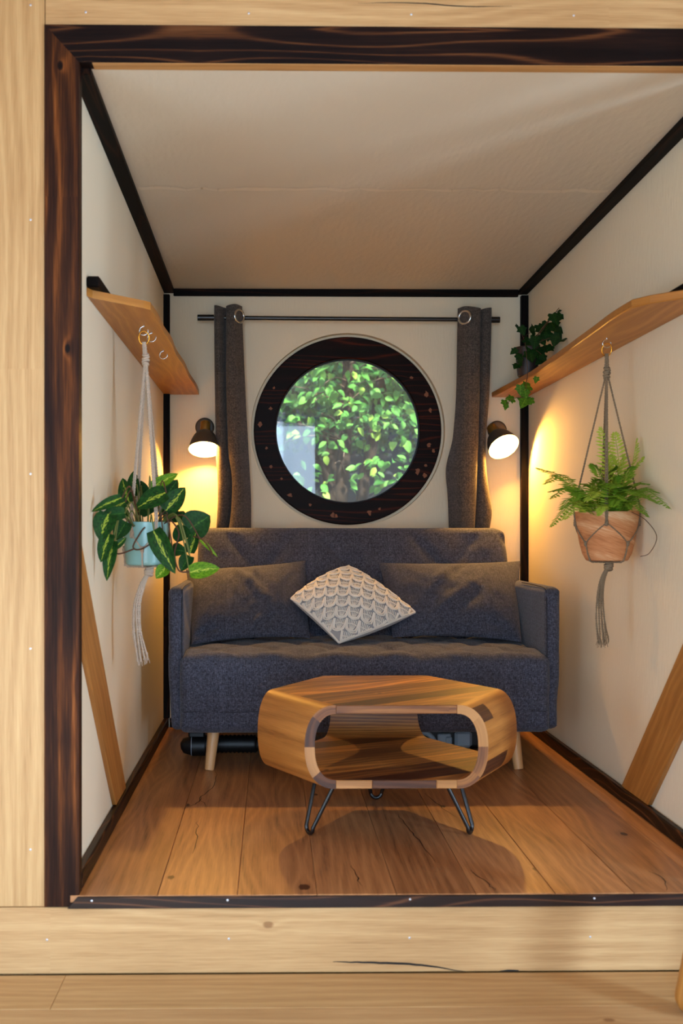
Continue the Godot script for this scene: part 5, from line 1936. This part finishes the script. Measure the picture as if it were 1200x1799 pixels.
func fern():
	var c := Vector3(0.9624, 0.720, -0.686)
	var h := 0.139
	var table := [Vector2(0.0, 0.060), Vector2(0.02, 0.0685), Vector2(0.05, 0.0765), Vector2(0.09, 0.0835), Vector2(0.125, 0.0885), Vector2(0.139, 0.0895)]
	var prof := func(y: float) -> float:
		for i in table.size() - 1:
			if y <= table[i + 1].x:
				return lerpf(table[i].y, table[i + 1].y, clampf((y - table[i].x) / (table[i + 1].x - table[i].x), 0, 1))
		return table[table.size() - 1].y
	var t := thing("fern_plant", "feathery green fern in a streaked terracotta pot hanging at the right wall", "plant", c)
	var mb := MB.new()
	var pr := [Vector2(0.0005, 0.0), Vector2(0.056, 0.0), Vector2(0.0595, 0.003)]
	for p in table.slice(1):
		pr.push_back(Vector2(p.y, p.x))
	pr += [Vector2(0.0885, 0.1405), Vector2(0.086, 0.139), Vector2(0.084, 0.12), Vector2(0.083, 0.11)]
	mb.lathe(pr, 56, c)
	for k in mb.t.size():
		var q := mb.v[k] - c
		mb.t[k] = Vector2(q.y * 2.6 + q.x * 0.9, atan2(q.z, q.x) / TAU * 0.5)
	var pot := put("pot", mb, M.terracotta, t, "terracotta pot with pale streaks")
	soil_disc(pot, c + Vector3(0, 0.122, 0), 0.0845)
	var F := [[0.726, 0.978, -0.550], [0.734, 0.932, -0.500], [0.777, 0.915, -0.620], [0.749, 0.892, -0.500], [0.764, 0.817, -0.550], [0.936, 1.100, -0.660],
		[0.990, 1.089, -0.700], [1.040, 1.068, -0.660], [1.037, 1.012, -0.600], [1.044, 0.864, -0.420], [1.044, 0.908, -0.500], [1.016, 0.843, -0.500],
		[0.793, 0.837, -0.520], [0.925, 0.871, -0.520], [0.982, 0.864, -0.540], [0.894, 0.848, -0.540], [1.044, 0.878, -0.500], [0.862, 0.937, -0.600],
		[0.912, 0.996, -0.660], [1.008, 1.022, -0.680], [1.005, 0.985, -0.600], [0.823, 0.887, -0.520], [0.824, 0.917, -0.580], [1.035, 0.934, -0.550],
		[0.986, 0.901, -0.500], [0.910, 0.934, -0.550], [0.939, 0.925, -0.520], [0.848, 0.886, -0.500], [0.795, 0.864, -0.560], [0.983, 1.025, -0.720],
		[1.018, 0.885, -0.460], [0.956, 0.886, -0.500], [0.93, 0.95, -0.64], [0.97, 0.96, -0.62], [0.99, 0.93, -0.58], [0.90, 0.91, -0.58], [0.96, 0.92, -0.55], [1.01, 0.90, -0.60], [0.87, 0.89, -0.58], [0.94, 0.90, -0.58], [0.98, 0.99, -0.66], [0.92, 0.89, -0.60]]
	for i in F.size():
		var tip := Vector3(F[i][0], F[i][1], F[i][2])
		var b := c + Vector3(clampf((tip.x - c.x) * 0.3, -0.05, 0.05) + rnd(-0.01, 0.01), 0.125, clampf((tip.z - c.z) * 0.25, -0.05, 0.05) + rnd(-0.01, 0.01))
		var lift := clampf((tip - b).length() * 0.28, 0.01, 0.07) if tip.y < 1.0 else 0.015
		if i == 0:
			lift = 0.035
		frond(t, b, tip, lift, M.fern_pale if tip.y > 1.0 or i in [12, 15, 27] else M.fern_dark if i > 31 and i % 2 == 0 else M.fern)
	# dry runner arching to the wall side
	var st := MB.new()
	st.tube(spline([Vector3(1.005, 0.858, -0.60), Vector3(1.03, 0.835, -0.56), Vector3(1.046, 0.79, -0.52), Vector3(1.03, 0.745, -0.53), Vector3(1.012, 0.735, -0.55)], 7), 0.0011, 5)
	put("runner", st, M.stem_brown, t)
	hanger("brown macrame hanger with tassel under the right shelf, holding the terracotta pot", M.rope_dark, Vector3(0.9624, 1.3265, -0.686), Vector3(0.9624, 1.260, -0.686), c, prof, h, 0.0, 0.108, 0.050,
		[PI * 0.60, PI * 0.08, PI * 1.05, PI * 1.55], [PI * 0.34, PI * 0.86, PI * 1.30, PI * 1.82], [Vector3(0.968, 0.705, -0.686), Vector3(0.950, 0.672, -0.68), Vector3(0.940, 0.625, -0.676), Vector3(0.942, 0.555, -0.676), Vector3(0.948, 0.492, -0.678)], 0.0026)

# five-lobed leaf in its own plane, stalk at the origin, tip along +y
func ivy_blade(s: float) -> MB:
	var mb := MB.new()
	var out := [Vector2(0, 0.02), Vector2(0.22, -0.10), Vector2(0.36, 0.02), Vector2(0.34, 0.20), Vector2(0.52, 0.36), Vector2(0.30, 0.50), Vector2(0.20, 0.72), Vector2(0.0, 1.0)]
	var ring := []
	for p in out:
		ring.push_back(p)
	for k in range(out.size() - 2, 0, -1):
		ring.push_back(Vector2(-out[k].x, out[k].y))
	var c := mb.vert(Vector3(0, 0.36, 0.05) * s, Vector3(0, 0, 1), Vector2(0.5, 0.3))
	var first := mb.v.size()
	for p in ring:
		var lift: float = -0.10 * absf(p.x) - 0.06 * p.y * p.y + 0.06
		mb.vert(Vector3(p.x, p.y, lift) * s, Vector3(p.x * 0.35, 0.1, 1).normalized(), Vector2(p.x + 0.5, clampf(p.y, 0, 1)))
	for k in ring.size():
		mb.tri(c, first + k, first + (k + 1) % ring.size())
	return mb

func ivy():
	var c := Vector3(0.952, 1.3828, -1.585)
	var t := thing("ivy_plant", "small dark green ivy in a dark pot on the right shelf, one shoot hanging down", "plant", c)
	var mb := MB.new()
	mb.lathe([Vector2(0.0005, 0.0), Vector2(0.033, 0.0), Vector2(0.036, 0.003), Vector2(0.045, 0.098), Vector2(0.0468, 0.100), Vector2(0.0468, 0.108), Vector2(0.043, 0.108), Vector2(0.042, 0.09)], 36, c)
	var pot := put("pot", mb, M.dark_pot, t, "dark brown pot")
	soil_disc(pot, c + Vector3(0, 0.093, 0), 0.0415)
	var I := [[0.913,1.569,-1.586,0.024], [0.925,1.550,-1.556,0.036], [0.946,1.532,-1.573,0.053], [0.951,1.494,-1.550,0.058], [0.973,1.473,-1.547,0.058],
		[1.007,1.560,-1.603,0.049], [1.029,1.567,-1.609,0.054], [1.033,1.556,-1.519,0.053], [1.020,1.573,-1.460,0.047], [1.042,1.582,-1.473,0.033],
		[1.045,1.608,-1.489,0.019], [1.045,1.538,-1.489,0.040], [1.043,1.514,-1.498,0.043], [1.045,1.490,-1.43,0.031], [1.027,1.498,-1.479,0.040],
		[0.951,1.452,-1.530,0.053], [0.990,1.455,-1.560,0.053], [1.020,1.488,-1.607,0.044], [0.888,1.466,-1.523,0.029], [0.909,1.446,-1.530,0.031],
		[0.897,1.412,-1.53,0.031], [0.910,1.426,-1.522,0.031], [0.969,1.505,-1.539,0.048], [1.016,1.522,-1.518,0.043], [1.002,1.519,-1.571,0.044],
		[0.956,1.545,-1.530,0.043], [0.986,1.432,-1.54,0.034], [0.887,1.313,-1.425,0.035], [0.915,1.327,-1.455,0.045], [0.905,1.296,-1.421,0.033],
		[0.904,1.270,-1.435,0.049], [0.926,1.274,-1.440,0.030], [0.857,1.281,-1.446,0.035], [0.835,1.264,-1.437,0.030], [0.838,1.251,-1.433,0.021],
		[0.945,1.348,-1.426,0.023], [0.993,1.440,-1.511,0.031], [1.023,1.481,-1.543,0.034]]
	var bl := ivy_blade(1.0).mesh()
	var root := c + Vector3(0.0, 0.098, 0.0)
	var hang := Vector3(0.912, 1.335, -1.44)
	for i in I.size():
		var p := Vector3(I[i][0], I[i][1], I[i][2])
		var low := p.y < 1.36
		var d := Vector3(rnd(-0.6, 0.6) + (p.x - c.x) * 3.0, rnd(-1.1, 0.1), rnd(0.0, 0.5))
		if p.x > 1.02:
			d.x = rnd(-0.6, 0.05)
		var n := Vector3(rnd(-0.45, 0.35), rnd(-0.1, 0.5), 1.0)
		var s: float = I[i][3]
		add_leaf(t, "leaf", bl, M.ivy_bright if low else M.ivy, p - d.normalized() * s * 0.45 - c, aim(d, n), s * 1.15)
		if i % 2 == 0 and not low:
			var st := MB.new()
			st.tube(spline([root, (root + p) * 0.5 + Vector3(0, 0.015, 0), p - d.normalized() * s * 0.4], 5), 0.0012, 5)
			put("stem", st, M.stem_brown, t)
	for q in [[root, Vector3(0.93, 1.50, -1.53), Vector3(0.926, 1.44, -1.49), Vector3(0.922, 1.37, -1.46), hang, Vector3(0.914, 1.29, -1.44), Vector3(0.905, 1.285, -1.43), Vector3(0.87, 1.283, -1.44), Vector3(0.838, 1.262, -1.435)], [root, Vector3(1.0, 1.55, -1.55), Vector3(1.03, 1.60, -1.49), Vector3(1.044, 1.618, -1.488)]]:
		var st := MB.new()
		st.tube(spline(q, 7), 0.0014, 5)
		put("runner", st, M.stem_brown, t)

# ------------------------------------------------------------------ odds and ends
func under_the_sofa():
	var t := thing("vacuum_wand", "black ribbed tubular appliance lying under the left half of the sofa", "appliance", Vector3(-0.19, 0, -1.46))
	var mb := MB.new()
	mb.tube([Vector3(-0.327, 0.036, -1.45), Vector3(-0.318, 0.037, -1.45), Vector3(-0.29, 0.037, -1.45), Vector3(-0.288, 0.037, -1.45), Vector3(-0.24, 0.037, -1.45)], [0.012, 0.026, 0.034, 0.036, 0.036], 18)
	put("head", mb, M.black_plastic, t)
	mb = MB.new()
	var q := []
	var r := []
	for k in 25:
		q.push_back(Vector3(-0.24 + 0.0075 * k, 0.042, -1.455))
		r.push_back(0.033 if k % 2 == 0 else 0.029)
	mb.tube(q, r, 18)
	put("ribbed_body", mb, M.black_plastic, t)
	mb = MB.new()
	mb.tube([Vector3(-0.06, 0.040, -1.455), Vector3(-0.05, 0.040, -1.455), Vector3(0.12, 0.040, -1.455), Vector3(0.125, 0.040, -1.455)], [0.030, 0.022, 0.022, 0.015], 16)
	put("tube", mb, M.black_plastic, t)
	mb = MB.new()
	mb.tube([Vector3(-0.289, 0.037, -1.45), Vector3(-0.287, 0.037, -1.45)], 0.0366, 20)
	put("ring", mb, M.grey_plastic, t, "thin pale ring")
	mb = MB.new()
	mb.box(Vector3(-0.27, 0.078, -1.45), Vector3(0.06, 0.024, 0.03), 0.006)
	put("grip", mb, M.black_plastic, t)

	t = thing("cordless_tool", "black and pale grey device with a red button under the right half of the sofa", "appliance", Vector3(0.69, 0, -1.56))
	mb = MB.new()
	soft(mb, Vector3(0.69, 0.05, -1.60), Vector3(0.24, 0.098, 0.12), 0.02, 0.015, Basis(), 6, 3)
	put("body", mb, M.black_plastic, t)
	mb = MB.new()
	mb.box(Vector3(0.632, 0.038, -1.532), Vector3(0.050, 0.05, 0.02), 0.004)
	put("panel", mb, M.grey_plastic, t, "pale grey panel")
	mb = MB.new()
	mb.box(Vector3(0.648, 0.036, -1.519), Vector3(0.022, 0.032, 0.008), 0.003)
	put("catch", mb, M.grey_plastic, t)
	mb = MB.new()
	mb.box(Vector3(0.702, 0.042, -1.53), Vector3(0.064, 0.062, 0.024), 0.010)
	put("panel", mb, M.grey_plastic, t, "pale grey rounded panel")
	mb = MB.new()
	mb.box(Vector3(0.632, 0.083, -1.537), Vector3(0.018, 0.014, 0.008), 0.003)
	put("display", mb, M.blue_plastic, t, "small bluish display")
	mb = MB.new()
	mb.box(Vector3(0.763, 0.070, -1.537), Vector3(0.008, 0.030, 0.008), 0.003)
	put("button", mb, M.red_plastic, t, "red button")
	mb = MB.new()
	var arc := []
	for k in 9:
		var a := lerpf(0.0, PI * 0.6, k / 8.0)
		arc.push_back(Vector3(0.55 + cos(a) * 0.05, 0.012 + sin(a) * 0.055, -1.53))
	mb.tube(arc, 0.010, 10)
	put("handle", mb, M.grey_plastic, t, "pale curved handle")

func ladder():
	var t := thing("loft_ladder", "brown wooden loft ladder whose rounded foot stands at the right edge before the step", "ladder", Vector3(0.853, YF, 0.21))
	for dz in [0.0, 0.42]:
		var mb := MB.new()
		var a := Vector3(0.853, YF + 0.036, 0.21 + dz)
		var b := Vector3(1.32 + dz * 0.3, 2.3, 0.26 + dz)
		if dz > 0:
			a.x = 1.12
			b.x = 1.5
		var d := (b - a).normalized()
		var pts := []
		var rr := []
		for k in 8:
			var ang := PI / 2 * k / 7.0
			pts.push_back(a - d * 0.036 * cos(ang))
			rr.push_back(maxf(0.002, 0.036 * sin(ang)))
		pts.push_back(b)
		rr.push_back(0.036)
		mb.tube(pts, rr, 20)
		for k in mb.t.size():
			mb.t[k] = Vector2(mb.t[k].x * 0.7, mb.v[k].y / 2.4)
		put("rail", mb, M.honey, t)
	for k in 6:
		var mb := MB.new()
		var f := 0.13 + 0.15 * k
		mb.tube([Vector3(lerpf(0.853, 1.32, f), lerpf(YF, 2.3, f), lerpf(0.21, 0.26, f)), Vector3(lerpf(1.12, 1.5, f), lerpf(YF, 2.3, f), lerpf(0.63, 0.68, f))], 0.016, 12)
		put("rung", mb, M.honey, t)
